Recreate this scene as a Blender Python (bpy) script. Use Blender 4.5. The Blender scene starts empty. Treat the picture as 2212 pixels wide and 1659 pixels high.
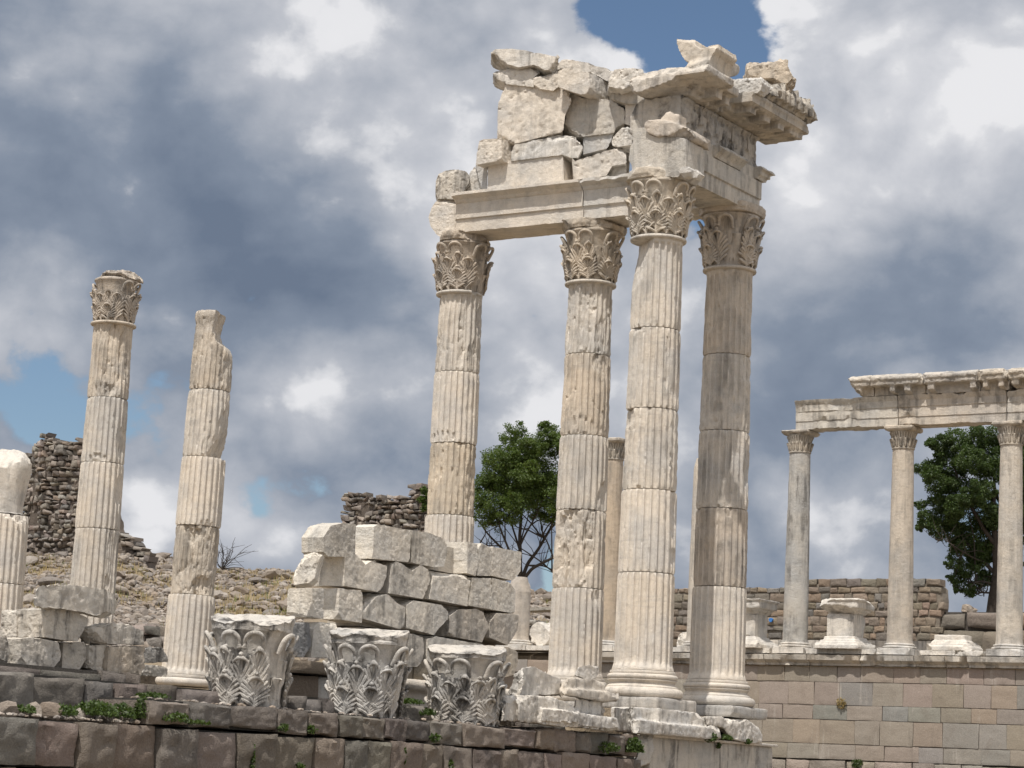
import bpy, bmesh, math, random
import numpy as np
from mathutils import Vector, Matrix

# ------------------------------------------------------------------ camera, sky, sun, exposure
SC = bpy.context.scene
COL = SC.collection
EYE = 1.7                                   # height of the camera above the ground sheet
PITCH, ROLL, FOC = 0.1641717, 0.04624, 5145.0
IMW, IMH = 2212.0, 1659.0
_fw = np.array([0, math.cos(PITCH), math.sin(PITCH)])
_u0 = np.array([0, -math.sin(PITCH), math.cos(PITCH)])
_r0 = np.array([1.0, 0, 0])
_rt = math.cos(ROLL)*_r0 + math.sin(ROLL)*_u0
_up = -math.sin(ROLL)*_r0 + math.cos(ROLL)*_u0
cam_d = bpy.data.cameras.new('camera')
cam_d.sensor_width = 36.0
cam_d.lens = 36.0*FOC/IMW
cam_d.clip_start, cam_d.clip_end = 0.5, 6000.0
cam = bpy.data.objects.new('camera', cam_d)
COL.objects.link(cam)
cam.matrix_world = Matrix(((_rt[0], _up[0], -_fw[0], 0), (_rt[1], _up[1], -_fw[1], 0), (_rt[2], _up[2], -_fw[2], EYE), (0, 0, 0, 1)))
SC.camera = cam
SC.view_settings.view_transform = 'Standard'
SC.view_settings.look = 'None'
SC.view_settings.exposure = 0.0
SC.view_settings.gamma = 1.0
SC.render.engine = 'CYCLES'
SC.cycles.max_bounces = 6
SC.cycles.diffuse_bounces = 3

SUN_EL = math.radians(61.0)
SUN_H = np.array([-0.4084, -0.9128]); SUN_H /= np.linalg.norm(SUN_H)
SUN_DIR = Vector((SUN_H[0]*math.cos(SUN_EL), SUN_H[1]*math.cos(SUN_EL), math.sin(SUN_EL)))
sun_d = bpy.data.lights.new('sun', 'SUN')
sun_d.energy = 4.0
sun_d.angle = math.radians(0.5)
sun_d.color = (1.0, 0.945, 0.87)
sun = bpy.data.objects.new('sun', sun_d)
COL.objects.link(sun)
sun.rotation_euler = (-SUN_DIR).to_track_quat('-Z', 'Y').to_euler()
sun.location = (0, 0, 60)


def pix_dir(x, y):
    return ((x-IMW/2)*_rt - (y-IMH/2)*_up)/FOC + _fw


class NT:
    """small helper to write node trees"""
    def __init__(s, tree):
        s.t = tree
        s.N = tree.nodes
        s.N.clear()

    def n(s, kind, **kw):
        nd = s.N.new(kind)
        ins = kw.pop('ins', {})
        for k, v in kw.items():
            setattr(nd, k, v)
        for k, v in ins.items():
            s.set(nd.inputs[k], v)
        return nd

    def set(s, sock, v):
        if isinstance(v, bpy.types.NodeSocket):
            s.t.links.new(v, sock)
        else:
            if isinstance(v, (int, float)) and hasattr(sock.default_value, '__len__'):
                v = [v]*len(sock.default_value)
            elif hasattr(v, '__len__') and hasattr(sock.default_value, '__len__') and len(v) == 3 and len(sock.default_value) == 4:
                v = (*v, 1.0)
            sock.default_value = v

    def m(s, op, a, b=0.0, c=0.0, clamp=False):
        nd = s.n('ShaderNodeMath', operation=op, use_clamp=clamp)
        s.set(nd.inputs[0], a); s.set(nd.inputs[1], b); s.set(nd.inputs[2], c)
        return nd.outputs[0]

    def vm(s, op, a, b=(0, 0, 0)):
        nd = s.n('ShaderNodeVectorMath', operation=op)
        s.set(nd.inputs[0], a); s.set(nd.inputs[1], b)
        return nd.outputs['Value'] if op in ('DOT_PRODUCT', 'LENGTH') else nd.outputs[0]

    def noise(s, vec, scale, detail=6.0, rough=0.55, dist=0.0, out='Fac'):
        nd = s.n('ShaderNodeTexNoise', ins={'Vector': vec, 'Scale': scale, 'Detail': detail, 'Roughness': rough, 'Distortion': dist})
        return nd.outputs[out]

    def step(s, v, a, b):
        nd = s.n('ShaderNodeMapRange', interpolation_type='SMOOTHSTEP', ins={'Value': v, 'From Min': a, 'From Max': b})
        return nd.outputs[0]

    def mix(s, f, a, b, blend='MIX'):
        nd = s.n('ShaderNodeMix', data_type='RGBA', blend_type=blend)
        s.set(nd.inputs[0], f); s.set(nd.inputs[6], a); s.set(nd.inputs[7], b)
        return nd.outputs[2]

    def ramp(s, v, stops):
        nd = s.n('ShaderNodeValToRGB')
        cr = nd.color_ramp
        while len(cr.elements) < len(stops):
            cr.elements.new(0.5)
        for e, (p, c) in zip(cr.elements, stops):
            e.position = p
            e.color = (*c, 1.0)
        s.set(nd.inputs[0], v)
        return nd.outputs[0]


def build_world():
    w = bpy.data.worlds.new('World')
    SC.world = w
    w.use_nodes = True
    t = NT(w.node_tree)
    sky = t.n('ShaderNodeTexSky', sky_type='NISHITA', sun_disc=False, sun_elevation=SUN_EL,
              sun_rotation=math.atan2(SUN_DIR.x, SUN_DIR.y), altitude=300.0, air_density=1.0, dust_density=0.4, ozone_density=2.6)
    bg_sky = t.n('ShaderNodeBackground', ins={'Color': sky.outputs[0], 'Strength': 0.085})
    d = t.n('ShaderNodeTexCoord').outputs['Generated']
    d = t.vm('NORMALIZE', d)
    warp = t.n('ShaderNodeTexNoise', ins={'Vector': d, 'Scale': 9.0, 'Detail': 2.0, 'Roughness': 0.5}).outputs['Color']
    warp = t.vm('SCALE', t.vm('SUBTRACT', warp, (0.5, 0.5, 0.5)))
    warp.node.inputs['Scale'].default_value = 0.028
    dw = t.vm('ADD', d, warp)
    dz = t.vm('MULTIPLY', dw, (1.0, 1.0, 1.35))

    def blob(x, y, rx, amp):
        c = pix_dir(x, y); c = c/np.linalg.norm(c)
        q = t.vm('SUBTRACT', dw, tuple(c))
        ln = t.vm('LENGTH', q)
        return t.m('MULTIPLY', t.step(ln, rx/FOC, 0.0), amp)

    def total(base, blobs):
        for b in blobs:
            base = t.m('ADD', base, blob(*b))
        return base
    fine = t.noise(dz, 10.0, 7.0, 0.54, 0.0)
    mid = t.noise(t.vm('ADD', dz, (3.1, 1.7, 0.4)), 4.5, 4.0, 0.5, 0.0)
    def billow(scale, det):
        v = t.n('ShaderNodeTexVoronoi', feature='SMOOTH_F1', ins={'Vector': dz2, 'Scale': scale, 'Detail': det, 'Roughness': 0.55, 'Lacunarity': 2.1, 'Smoothness': 0.35})
        return t.m('SUBTRACT', 1.0, v.outputs['Distance'])
    w2 = t.vm('SCALE', t.vm('SUBTRACT', t.n('ShaderNodeTexNoise', ins={'Vector': d, 'Scale': 40.0, 'Detail': 4.0, 'Roughness': 0.6}).outputs['Color'], (0.5, 0.5, 0.5)))
    w2.node.inputs['Scale'].default_value = 0.018
    dz2 = t.vm('ADD', dz, w2)
    puff = t.m('ADD', t.m('MULTIPLY', t.noise(t.vm('ADD', dz, (7.7, 2.2, 5.1)), 30.0, 7.0, 0.60, 0.0), 0.50), t.m('MULTIPLY', billow(15.0, 2.0), 0.55))
    puff = t.m('ADD', puff, 0.20)
    # cover: where cloud stands
    cov = t.m('ADD', t.m('MULTIPLY', t.m('SUBTRACT', fine, 0.5), 2.0), t.m('MULTIPLY', t.m('SUBTRACT', puff, 0.5), 1.9))
    cov = total(t.m('ADD', cov, 0.92), CLOUD_COVER)
    alpha = t.step(cov, 0.40, 0.64)
    # tone: how bright the cloud is there
    tone = t.m('ADD', t.m('MULTIPLY', t.m('SUBTRACT', mid, 0.5), 0.75), t.m('MULTIPLY', t.m('SUBTRACT', fine, 0.5), 0.85))
    tone = t.m('ADD', tone, t.m('MULTIPLY', t.m('SUBTRACT', puff, 0.5), 0.72))
    tone = total(t.m('ADD', tone, 0.52), CLOUD_TONE)
    # unseen cloud overhead and behind the camera, brightened as added fill light
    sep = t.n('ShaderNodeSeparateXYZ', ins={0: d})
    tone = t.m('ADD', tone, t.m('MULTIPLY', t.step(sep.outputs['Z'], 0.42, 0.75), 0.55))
    tone = t.m('ADD', tone, t.m('MULTIPLY', t.step(sep.outputs['Y'], 0.75, 0.2), 0.40))
    colr = t.ramp(tone, [(0.04, (0.150, 0.192, 0.268)), (0.34, (0.235, 0.280, 0.358)), (0.50, (0.355, 0.390, 0.455)),
                         (0.70, (0.52, 0.54, 0.59)), (0.98, (0.80, 0.80, 0.825))])
    # sunlit heads: crisp puffs wherever the bank is already bright
    head = t.m('ADD', t.m('SUBTRACT', tone, 0.73), t.m('ADD', t.m('MULTIPLY', t.m('SUBTRACT', puff, 0.5), 1.5), t.m('MULTIPLY', t.m('SUBTRACT', fine, 0.5), 0.5)))
    lit = t.ramp(t.m('ADD', t.m('ADD', t.m('MULTIPLY', tone, 0.6), 0.30), t.m('MULTIPLY', head, 0.55)), [(0.50, (0.38, 0.41, 0.47)), (0.74, (0.53, 0.55, 0.595)), (1.0, (0.82, 0.82, 0.84))])
    colr = t.mix(t.m('MULTIPLY', t.step(head, 0.0, 0.20), 0.85), colr, lit)
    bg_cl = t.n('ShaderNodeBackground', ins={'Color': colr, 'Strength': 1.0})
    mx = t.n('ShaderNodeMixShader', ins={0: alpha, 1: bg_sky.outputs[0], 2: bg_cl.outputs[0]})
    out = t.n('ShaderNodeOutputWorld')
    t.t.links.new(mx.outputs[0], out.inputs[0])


# cloud banks: a direction (written as the view it lies in), its reach and its weight
CLOUD_COVER = [(1490, 30, 340, -1.10), (1630, 90, 170, -0.45), (1330, 10, 130, -0.3), (190, 800, 260, -0.52), (360, 850, 240, -0.26), (1980, 90, 420, 0.5),
               (300, 300, 900, 0.45), (950, 250, 600, 0.45), (2050, 500, 600, 0.45), (640, 1110, 220, -0.05), (1850, 800, 420, 0.45), (1000, 950, 500, 0.15), (1850, 1080, 400, 0.35), (90, 880, 140, -0.2)]
CLOUD_TONE = [(520, 190, 240, 0.13), (140, 480, 300, -0.10), (760, 500, 200, -0.05), (1980, 80, 560, 0.42), (2180, 380, 420, 0.20), (1400, 190, 300, 0.14), (1000, 100, 600, 0.22), (420, 80, 420, 0.18), (40, 60, 300, 0.04), (230, 130, 120, 0.12),
              (380, 500, 620, -0.26), (60, 330, 420, -0.08), (680, 560, 360, -0.20), (960, 440, 240, 0.34), (880, 560, 160, 0.15), (20, 680, 260, 0.30), (1980, 740, 460, -0.16), (600, 800, 240, 0.20), (1120, 560, 300, 0.22),
              (1120, 800, 380, 0.10), (820, 800, 260, 0.10), (1500, 1000, 420, -0.04), (1740, 430, 300, 0.24), (520, 1110, 160, 0.30), (330, 1130, 130, 0.24), (340, 960, 200, 0.14), (1780, 1080, 160, 0.16), (760, 960, 300, -0.08), (1900, 980, 300, -0.04), (2150, 620, 200, -0.06)]
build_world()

# ------------------------------------------------------------------ numbers: the temple's own axes
TH = 0.568993
CT, ST = math.cos(TH), math.sin(TH)
UK = np.array([ST, CT, 0.0])                # along the flank, away from the camera
N2 = np.array([CT, -ST, 0.0])               # out of the flank, towards the right
A0 = np.array([2.6089, 43.4314, 2.0312+EYE])   # axis of the near flank column, at the foot of its shaft
SK, SF = 2.913, 3.1694                      # column spacing on the flank and on the facade
EYEV = np.array([0, 0, EYE])
CROPS = dict(v=(0, 0, 1/1.8517), c1=(1650, 100, 1.9514), c2=(2400, 100, 1.659), c3=(0, 950, 1.58), c4=(0, 2000, 1.5475), c5=(1100, 2000, 1.5473),
             c6=(1900, 2000, 1.5475), c7=(2900, 1400, 1.276), c8=(2900, 2400, 1.8495), d1=(1650, 850, 3.6867), d2=(2200, 800, 2.4578),
             d3=(1600, 1650, 2.7657), d4=(2150, 2350, 2.212), d5=(0, 1650, 1.746), d6=(2500, 100, 2.4578), d7=(3100, 1400, 2.2209), d8=(1900, 2150, 2.765))


def pv(c, x, y):
    o = CROPS[c]
    return (o[0]+x/o[2])/1.8517, (o[1]+y/o[2])/1.8517


def world(k, n, z):
    return A0 + k*UK + n*N2 + np.array([0, 0, z])


def on_n(c, x, y, n):
    """where the sight line through a survey mark meets the vertical plane n: (k, z)"""
    d = pix_dir(*pv(c, x, y))
    t = (n - (EYEV-A0) @ N2)/(d @ N2)
    q = EYEV + d*t - A0
    return float(q @ UK), float(q[2])


def on_k(c, x, y, k):
    d = pix_dir(*pv(c, x, y))
    t = (k - (EYEV-A0) @ UK)/(d @ UK)
    q = EYEV + d*t - A0
    return float(q @ N2), float(q[2])


def at_depth(c, x, y, dep):
    d = pix_dir(*pv(c, x, y))
    return EYEV + d*dep


def PN(c, pts, n): return [on_n(c, x, y, n) for x, y in pts]
def PK(c, pts, k): return [on_k(c, x, y, k) for x, y in pts]


# ------------------------------------------------------------------ noise
def _hash(ix, iy, iz, seed):
    h = (ix.astype(np.uint32)*np.uint32(374761393) + iy.astype(np.uint32)*np.uint32(668265263) + iz.astype(np.uint32)*np.uint32(2147483647 & 0x5bd1e995)
         + np.uint32((seed*974711) & 0xffffffff))
    h = (h ^ (h >> np.uint32(13)))*np.uint32(1274126177)
    h = (h ^ (h >> np.uint32(15)))*np.uint32(2246822519)
    h = h ^ (h >> np.uint32(16))
    return h.astype(np.float64)/4294967295.0*2-1


def vnoise(P, seed=0):
    i = np.floor(P).astype(np.int64)
    f = P - i
    f = f*f*f*(f*(f*6-15)+10)
    r = 0
    for dx in (0, 1):
        for dy in (0, 1):
            for dz in (0, 1):
                w = (f[:, 0] if dx else 1-f[:, 0])*(f[:, 1] if dy else 1-f[:, 1])*(f[:, 2] if dz else 1-f[:, 2])
                r = r + w*_hash(i[:, 0]+dx, i[:, 1]+dy, i[:, 2]+dz, seed)
    return r


def fbm(P, octv=4, seed=0, gain=0.5):
    a, r, tot = 1.0, 0, 0
    for o in range(octv):
        r = r + a*vnoise(P*(2.0**o) + 17.3*o, seed+o)
        tot += a
        a *= gain
    return r/tot


# ------------------------------------------------------------------ meshes and objects
def mkmesh(name, V, Fs, mat, tint=None, sharp=35.0, smooth=True):
    V = np.asarray(V, np.float32)
    loops, starts, n0 = [], [], 0
    for F in (Fs if isinstance(Fs, list) else [Fs]):
        F = np.asarray(F, np.int32)
        if len(F) == 0:
            continue
        loops.append(F.ravel())
        starts.append(n0 + np.arange(len(F), dtype=np.int32)*F.shape[1])
        n0 += F.size
    loops = np.concatenate(loops); starts = np.concatenate(starts)
    me = bpy.data.meshes.new(name)
    me.vertices.add(len(V)); me.vertices.foreach_set('co', V.ravel())
    me.loops.add(len(loops)); me.loops.foreach_set('vertex_index', loops)
    me.polygons.add(len(starts)); me.polygons.foreach_set('loop_start', starts)
    if tint is not None:
        a = me.attributes.new('tint', 'FLOAT_COLOR', 'POINT')
        c = np.ones((len(V), 4), np.float32); c[:, :3] = tint
        a.data.foreach_set('color', c.ravel())
    me.update(calc_edges=True)
    me.validate()
    if smooth:
        me.polygons.foreach_set('use_smooth', np.ones(len(me.polygons), bool))
        me.set_sharp_from_angle(angle=math.radians(sharp))
    if mat is not None:
        me.materials.append(mat)
    return me


def tag(o, label=None, cat=None, group=None, kind=None):
    if label: o['label'] = label
    if cat: o['category'] = cat
    if group: o['group'] = group
    if kind: o['kind'] = kind
    return o


def obj(name, me, parent=None, loc=(0, 0, 0), rz=0.0, color=None):
    o = bpy.data.objects.new(name, me)
    COL.objects.link(o)
    o.location = loc
    o.rotation_euler = (0, 0, rz)
    if color is not None:
        o.color = color
    if parent is not None:
        o.parent = parent
    return o


def empty(name, loc, rz=0.0):
    return obj(name, None, None, tuple(loc), rz)


def place(name, V, Fs, mat, color=None, tint=None, sharp=35.0, parent=None, pivot=None):
    """V in temple axes (n, k, z): a top-level object whose origin is its own base, or a part of PARENT (pivot = the parent's n, k, z)"""
    V = np.asarray(V, float)
    if parent is None:
        lo, hi = V.min(0), V.max(0)
        pivot = np.array([(lo[0]+hi[0])/2, (lo[1]+hi[1])/2, lo[2]])
        w = world(pivot[1], pivot[0], pivot[2])
        return obj(name, mkmesh(name, V-pivot, Fs, mat, tint, sharp), None, tuple(w), -TH, color)
    return obj(name, mkmesh(name, V-np.asarray(pivot), Fs, mat, tint, sharp), parent, color=color)


def root_at(name, n, k, z):
    return empty(name, world(k, n, z), -TH)


def prism_bm(bm, axis, poly, lo, hi):
    """a closed prism in temple axes: 'n' runs along n over a (k, z) outline, 'k' along k over (n, z), 'z' along z over (n, k)"""
    def P(a, b, t):
        return (t, a, b) if axis == 'n' else ((a, t, b) if axis == 'k' else (a, b, t))
    if axis in ('nv', 'kv'):
        # thickness runs straight back from the sight line: poly in the plane n (or k) = lo, hi = depth in metres
        def P(a, b, t):
            return (lo-0.5388*t, a+0.8424*t, b) if axis == 'nv' else (a-0.5388*t, lo+0.8424*t, b)
        v0 = [bm.verts.new(P(a, b, 0.0)) for a, b in poly]
        v1 = [bm.verts.new(P(a, b, hi)) for a, b in poly]
    else:
        v0 = [bm.verts.new(P(a, b, lo)) for a, b in poly]
        v1 = [bm.verts.new(P(a, b, hi)) for a, b in poly]
    n = len(poly)
    bm.faces.new(v0[::-1]); bm.faces.new(v1)
    for i in range(n):
        j = (i+1) % n
        bm.faces.new((v0[i], v0[j], v1[j], v1[i]))


def remesh(prisms, vox, crisp=False):
    bm = bmesh.new()
    for p in prisms:
        b2 = bmesh.new()
        prism_bm(b2, *p)
        bmesh.ops.recalc_face_normals(b2, faces=b2.faces)
        bmesh.ops.triangulate(b2, faces=b2.faces)
        me = bpy.data.meshes.new('t'); b2.to_mesh(me); b2.free()
        bm.from_mesh(me); bpy.data.meshes.remove(me)
    me = bpy.data.meshes.new('t'); bm.to_mesh(me); bm.free()
    o = bpy.data.objects.new('t', me); COL.objects.link(o)
    md = o.modifiers.new('r', 'REMESH'); md.mode = 'VOXEL'; md.voxel_size = vox
    if crisp:
        md.mode = 'SHARP'; md.octree_depth = 6; md.scale = 0.95; md.sharpness = 1.0; md.use_remove_disconnected = False
    ev = o.evaluated_get(bpy.context.evaluated_depsgraph_get())
    m2 = ev.to_mesh()
    V = np.empty(len(m2.vertices)*3); m2.vertices.foreach_get('co', V); V = V.reshape(-1, 3)
    F = np.empty(len(m2.loops), np.int32); m2.loops.foreach_get('vertex_index', F); F = F.reshape(-1, 4)
    ev.to_mesh_clear()
    bpy.data.objects.remove(o); bpy.data.meshes.remove(me)
    return V.copy(), F.copy()


def vnormals(V, F):
    a, b, c, d = V[F[:, 0]], V[F[:, 1]], V[F[:, 2]], V[F[:, -1]]
    fn = np.cross(c-a, d-b)
    N = np.zeros_like(V)
    for i in range(F.shape[1]):
        np.add.at(N, F[:, i], fn)
    return N/(np.linalg.norm(N, axis=1, keepdims=True)+1e-12)


def weather(V, F, seed, rough=1.0, chips=6, cdepth=0.12, carve=0.0):
    rng = random.Random(seed)
    off = np.array([seed*1.37 % 50, seed*2.11 % 50, seed*0.73 % 50])
    ext = V.max(0)-V.min(0)
    torn = np.zeros(len(V))
    for i in range(chips):
        d = np.array([rng.choice((-1, 1)), rng.choice((-1, 1)), rng.choice((-1, 1, 1))], float)
        if rng.random() < 0.55:
            d[rng.randrange(3)] *= rng.uniform(0, 0.25)
        d *= np.array([rng.uniform(0.6, 1.4) for _ in range(3)])
        d /= np.linalg.norm(d)
        s = V @ d
        lim = s.max() - cdepth*rng.uniform(0.35, 1.5)*min(1.0, ext.min()/0.45) + 0.02*rough*fbm(V*5+off, 3, seed+i)
        over = np.clip(s-lim, 0, None)
        V = V - over[:, None]*d
        torn = np.maximum(torn, over > 1e-6)
    N = vnormals(V, F)
    disp = 0.014*fbm(V*2.2+off, 3, seed) + 0.009*fbm(V*9+off, 3, seed+5) + 0.006*fbm(V*26+off, 2, seed+9)
    disp = disp*(1+1.2*torn) - torn*0.045*np.abs(fbm(V*4.5+off, 4, seed+15)) - 0.012*np.clip(fbm(V*14+off, 3, seed+19)-0.15, 0, 1)*3
    V = V + N*(disp*rough)[:, None]
    if carve:
        w = fbm(V*np.array([9, 9, 4.0])+off, 3, seed+3)
        V = V - N*(carve*np.abs(w))[:, None]
    return V


def stone(name, label, cat, prisms, color, group=None, vox=0.035, rough=1.0, chips=6, cdep=0.12, seed=None, carve=0.0, mat=None, sharp=32.0):
    seed = seed if seed is not None else (sum(ord(c) for c in label) % 9973)
    V, F = remesh(prisms, vox, len(prisms) == 1)
    V = weather(V, F, seed, rough, chips, cdep, carve)
    o = place(name, V, F, mat or M['marble'], color, None, sharp)
    return tag(o, label, cat, group)


def beam(name, label, cat, axis, prof, t0, t1, color, group=None, nick=0.03, seed=None, wob=0.004, mat=None, parent=None, pivot=None, extra=None, step=0.05):
    """a moulded course with crisp edges: PROF (closed outline) run from t0 to t1 along 'n' (over k, z) or 'k' (over n, z)"""
    seed = seed if seed is not None else (sum(ord(c) for c in label) % 9973)
    pr = []
    m = len(prof)
    for i in range(m):
        a, b = np.array(prof[i]), np.array(prof[(i+1) % m])
        L = np.linalg.norm(b-a); k = max(1, int(L/0.10))
        pr.append((a, 1.0))
        for q in range(1, k):
            pr.append((a+(b-a)*q/k, 0.25))
    Q = np.array([p for p, c in pr]); cor = np.array([c for p, c in pr])
    cen = (Q.min(0)+Q.max(0))/2
    nt = max(4, int(abs(t1-t0)/step))
    ts = np.linspace(t0, t1, nt)
    TT = np.repeat(ts, len(Q)); QQ = np.tile(Q, (nt, 1)); CC = np.tile(cor, nt)
    end = np.minimum(TT-min(t0, t1), max(t0, t1)-TT)
    P3 = np.stack([QQ[:, 0], TT, QQ[:, 1]], -1)+seed*0.37
    d = cen-QQ; d /= np.linalg.norm(d, axis=1, keepdims=True)+1e-9
    n1 = fbm(P3*np.array([2.5, 2.2, 2.5]), 4, seed); n2 = fbm(P3*11, 3, seed+4)
    amt = nick*np.clip(n1-0.10, 0, 1)*4*CC*(1+n2) + nick*0.5*np.clip(n2-0.15, 0, 1)*CC + wob*fbm(P3*7, 3, seed+8)
    amt = amt + np.clip(1-end/0.05, 0, 1)*0.01
    QQ = QQ+d*amt[:, None]
    TT = TT+np.where(end < 1e-6, np.sign((t0+t1)/2-TT)*np.abs(0.02*n2), 0)
    V = np.stack([TT, QQ[:, 0], QQ[:, 1]], -1) if axis == 'n' else np.stack([QQ[:, 0], TT, QQ[:, 1]], -1)
    w = len(Q)
    F = ring_faces(nt, w)
    caps = [np.array([list(range(w))[::-1]]), np.array([[(nt-1)*w+i for i in range(w)]])]
    Fs = [F]+caps
    if extra:
        V2, F2 = remesh(extra, 0.026, len(extra) == 1); V2 = weather(V2, F2, seed+2, 0.7, 3, 0.06)
        V = np.concatenate([V, V2]); Fs.append(F2+nt*w)
    o = place(name, V, Fs, mat or M['marble'], color, None, 30, parent, pivot)
    return tag(o, label, cat, group) if parent is None else o


def ring_faces(nr, nc):
    i = np.arange(nr-1)[:, None]; j = np.arange(nc)[None, :]
    j2 = (j+1) % nc
    return np.stack([i*nc+j, i*nc+j2, (i+1)*nc+j2, (i+1)*nc+j], -1).reshape(-1, 4)


def box(n0, n1, k0, k1, z0, z1):
    return ('z', [(n0, k0), (n1, k0), (n1, k1), (n0, k1)], z0, z1)


# ------------------------------------------------------------------ materials
M = {}


def new_mat(name):
    m = bpy.data.materials.new(name)
    m.use_nodes = True
    t = NT(m.node_tree)
    return m, t


def finish(t, col, rough, height=None, strength=0.5, dist=0.02):
    b = t.n('ShaderNodeBsdfPrincipled', ins={'Base Color': col, 'Roughness': rough})
    if 'Specular IOR Level' in b.inputs:
        b.inputs['Specular IOR Level'].default_value = 0.25
    if height is not None:
        bp = t.n('ShaderNodeBump', ins={'Height': height, 'Strength': strength, 'Distance': dist})
        t.t.links.new(bp.outputs[0], b.inputs['Normal'])
    out = t.n('ShaderNodeOutputMaterial')
    t.t.links.new(b.outputs[0], out.inputs[0])
    return b


def marble_mat():
    """weathered marble: the object's own colour, its alpha is how stained it is"""
    m, t = new_mat('marble')
    oi = t.n('ShaderNodeObjectInfo')
    pos = t.n('ShaderNodeNewGeometry').outputs['Position']
    base, dirt = oi.outputs['Color'], oi.outputs['Alpha']
    blot = t.noise(pos, 1.1, 7.0, 0.6, 0.3)
    c = t.mix(t.step(blot, 0.35, 0.7), t.mix(1.0, base, (1.06, 1.02, 0.97), 'MULTIPLY'), t.mix(1.0, base, (0.84, 0.85, 0.87), 'MULTIPLY'))
    veinp = t.vm('MULTIPLY', t.vm('ADD', pos, (4.0, 9.0, 2.0)), (0.5, 0.7, 5.5))
    vein = t.noise(veinp, 1.6, 6.0, 0.65, 0.8)
    c = t.mix(t.m('MULTIPLY', t.step(vein, 0.54, 0.66), 0.22), c, t.mix(1.0, base, (0.55, 0.57, 0.60), 'MULTIPLY'))
    pat = t.noise(t.vm('ADD', pos, (31.0, 3.0, 8.0)), 0.9, 8.0, 0.62, 0.5)
    c = t.mix(t.m('MULTIPLY', t.step(pat, 0.50, 0.70), 0.18), c, (0.54, 0.43, 0.30))
    st = t.noise(t.vm('MULTIPLY', pos, (3.6, 3.6, 0.45)), 1.5, 7.0, 0.6, 0.4)
    ln = t.noise(t.vm('ADD', pos, (11.0, 5.0, 17.0)), 1.6, 9.0, 0.68, 0.3)
    dk = t.m('MULTIPLY', t.step(st, 0.42, 0.64), t.step(ln, 0.38, 0.60))
    dk = t.m('MULTIPLY', dk, t.m('MULTIPLY', dirt, 1.25), clamp=True)
    sp = t.step(t.noise(pos, 14.0, 6.0, 0.7), 0.58, 0.72)
    dk2 = t.m('MAXIMUM', dk, t.m('MULTIPLY', sp, t.m('MULTIPLY', dirt, 0.35)))
    c = t.mix(dk2, c, (0.10, 0.095, 0.09))
    g = t.noise(pos, 60.0, 4.0, 0.7)
    c = t.mix(1.0, c, t.ramp(g, [(0.3, (0.86, 0.86, 0.86)), (0.7, (1.1, 1.1, 1.1))]), 'MULTIPLY')
    mot = t.noise(t.vm('ADD', pos, (2.0, 8.0, 1.0)), 5.5, 9.0, 0.72, 0.2)
    c = t.mix(1.0, c, t.ramp(mot, [(0.28, (0.82, 0.81, 0.80)), (0.50, (1.0, 1.0, 1.0)), (0.72, (1.09, 1.085, 1.08))]), 'MULTIPLY')
    h = t.m('ADD', t.m('MULTIPLY', t.noise(pos, 13.0, 9.0, 0.72), 1.0), t.m('MULTIPLY', t.noise(pos, 60.0, 4.0, 0.65), 0.45))
    finish(t, c, 0.85, h, 0.9, 0.03)
    return m


def tinted_mat(name, bump=0.7, dist=0.03, stain=(0.10, 0.09, 0.085), samt=0.35, pale=(0.42, 0.37, 0.32), pamt=0.25, streak=0.0):
    """stone whose colour is carried stone by stone in the mesh"""
    m, t = new_mat(name)
    pos = t.n('ShaderNodeNewGeometry').outputs['Position']
    a = t.n('ShaderNodeAttribute', attribute_name='tint').outputs['Color']
    f1 = t.noise(pos, 1.7, 8.0, 0.65, 0.3)
    c = t.mix(t.m('MULTIPLY', t.step(f1, 0.50, 0.72), samt), a, stain)
    f2 = t.noise(t.vm('ADD', pos, (9.0, 2.0, 5.0)), 5.0, 9.0, 0.72, 0.2)
    c = t.mix(t.m('MULTIPLY', t.step(f2, 0.55, 0.70), pamt), c, pale)
    if streak:
        st = t.noise(t.vm('MULTIPLY', pos, (2.6, 2.6, 0.35)), 1.6, 7.0, 0.6, 0.3)
        c = t.mix(t.m('MULTIPLY', t.step(st, 0.56, 0.74), streak), c, (0.50, 0.46, 0.41))
        s2 = t.noise(t.vm('MULTIPLY', t.vm('ADD', pos, (50.0, 3.0, 0.0)), (2.6, 2.6, 0.35)), 1.4, 7.0, 0.6, 0.3)
        c = t.mix(t.m('MULTIPLY', t.step(s2, 0.58, 0.76), streak*0.8), c, (0.12, 0.105, 0.09))
    g = t.noise(pos, 45.0, 4.0, 0.7)
    c = t.mix(1.0, c, t.ramp(g, [(0.3, (0.80, 0.80, 0.80)), (0.7, (1.16, 1.16, 1.16))]), 'MULTIPLY')
    h = t.m('ADD', t.noise(pos, 12.0, 9.0, 0.7), t.m('MULTIPLY', t.noise(pos, 55.0, 3.0, 0.6), 0.4))
    finish(t, c, 0.9, h, bump, dist)
    return m


def ground_mat():
    m, t = new_mat('dry_earth')
    pos = t.n('ShaderNodeNewGeometry').outputs['Position']
    f = t.noise(pos, 0.35, 8.0, 0.6, 0.3)
    c = t.ramp(f, [(0.30, (0.20, 0.16, 0.125)), (0.48, (0.30, 0.24, 0.17)), (0.62, (0.34, 0.27, 0.18)), (0.8, (0.24, 0.20, 0.16))])
    g = t.noise(pos, 9.0, 8.0, 0.7)
    c = t.mix(1.0, c, t.ramp(g, [(0.3, (0.65, 0.65, 0.65)), (0.7, (1.25, 1.25, 1.25))]), 'MULTIPLY')
    finish(t, c, 0.95, g, 0.9, 0.12)
    return m


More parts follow.
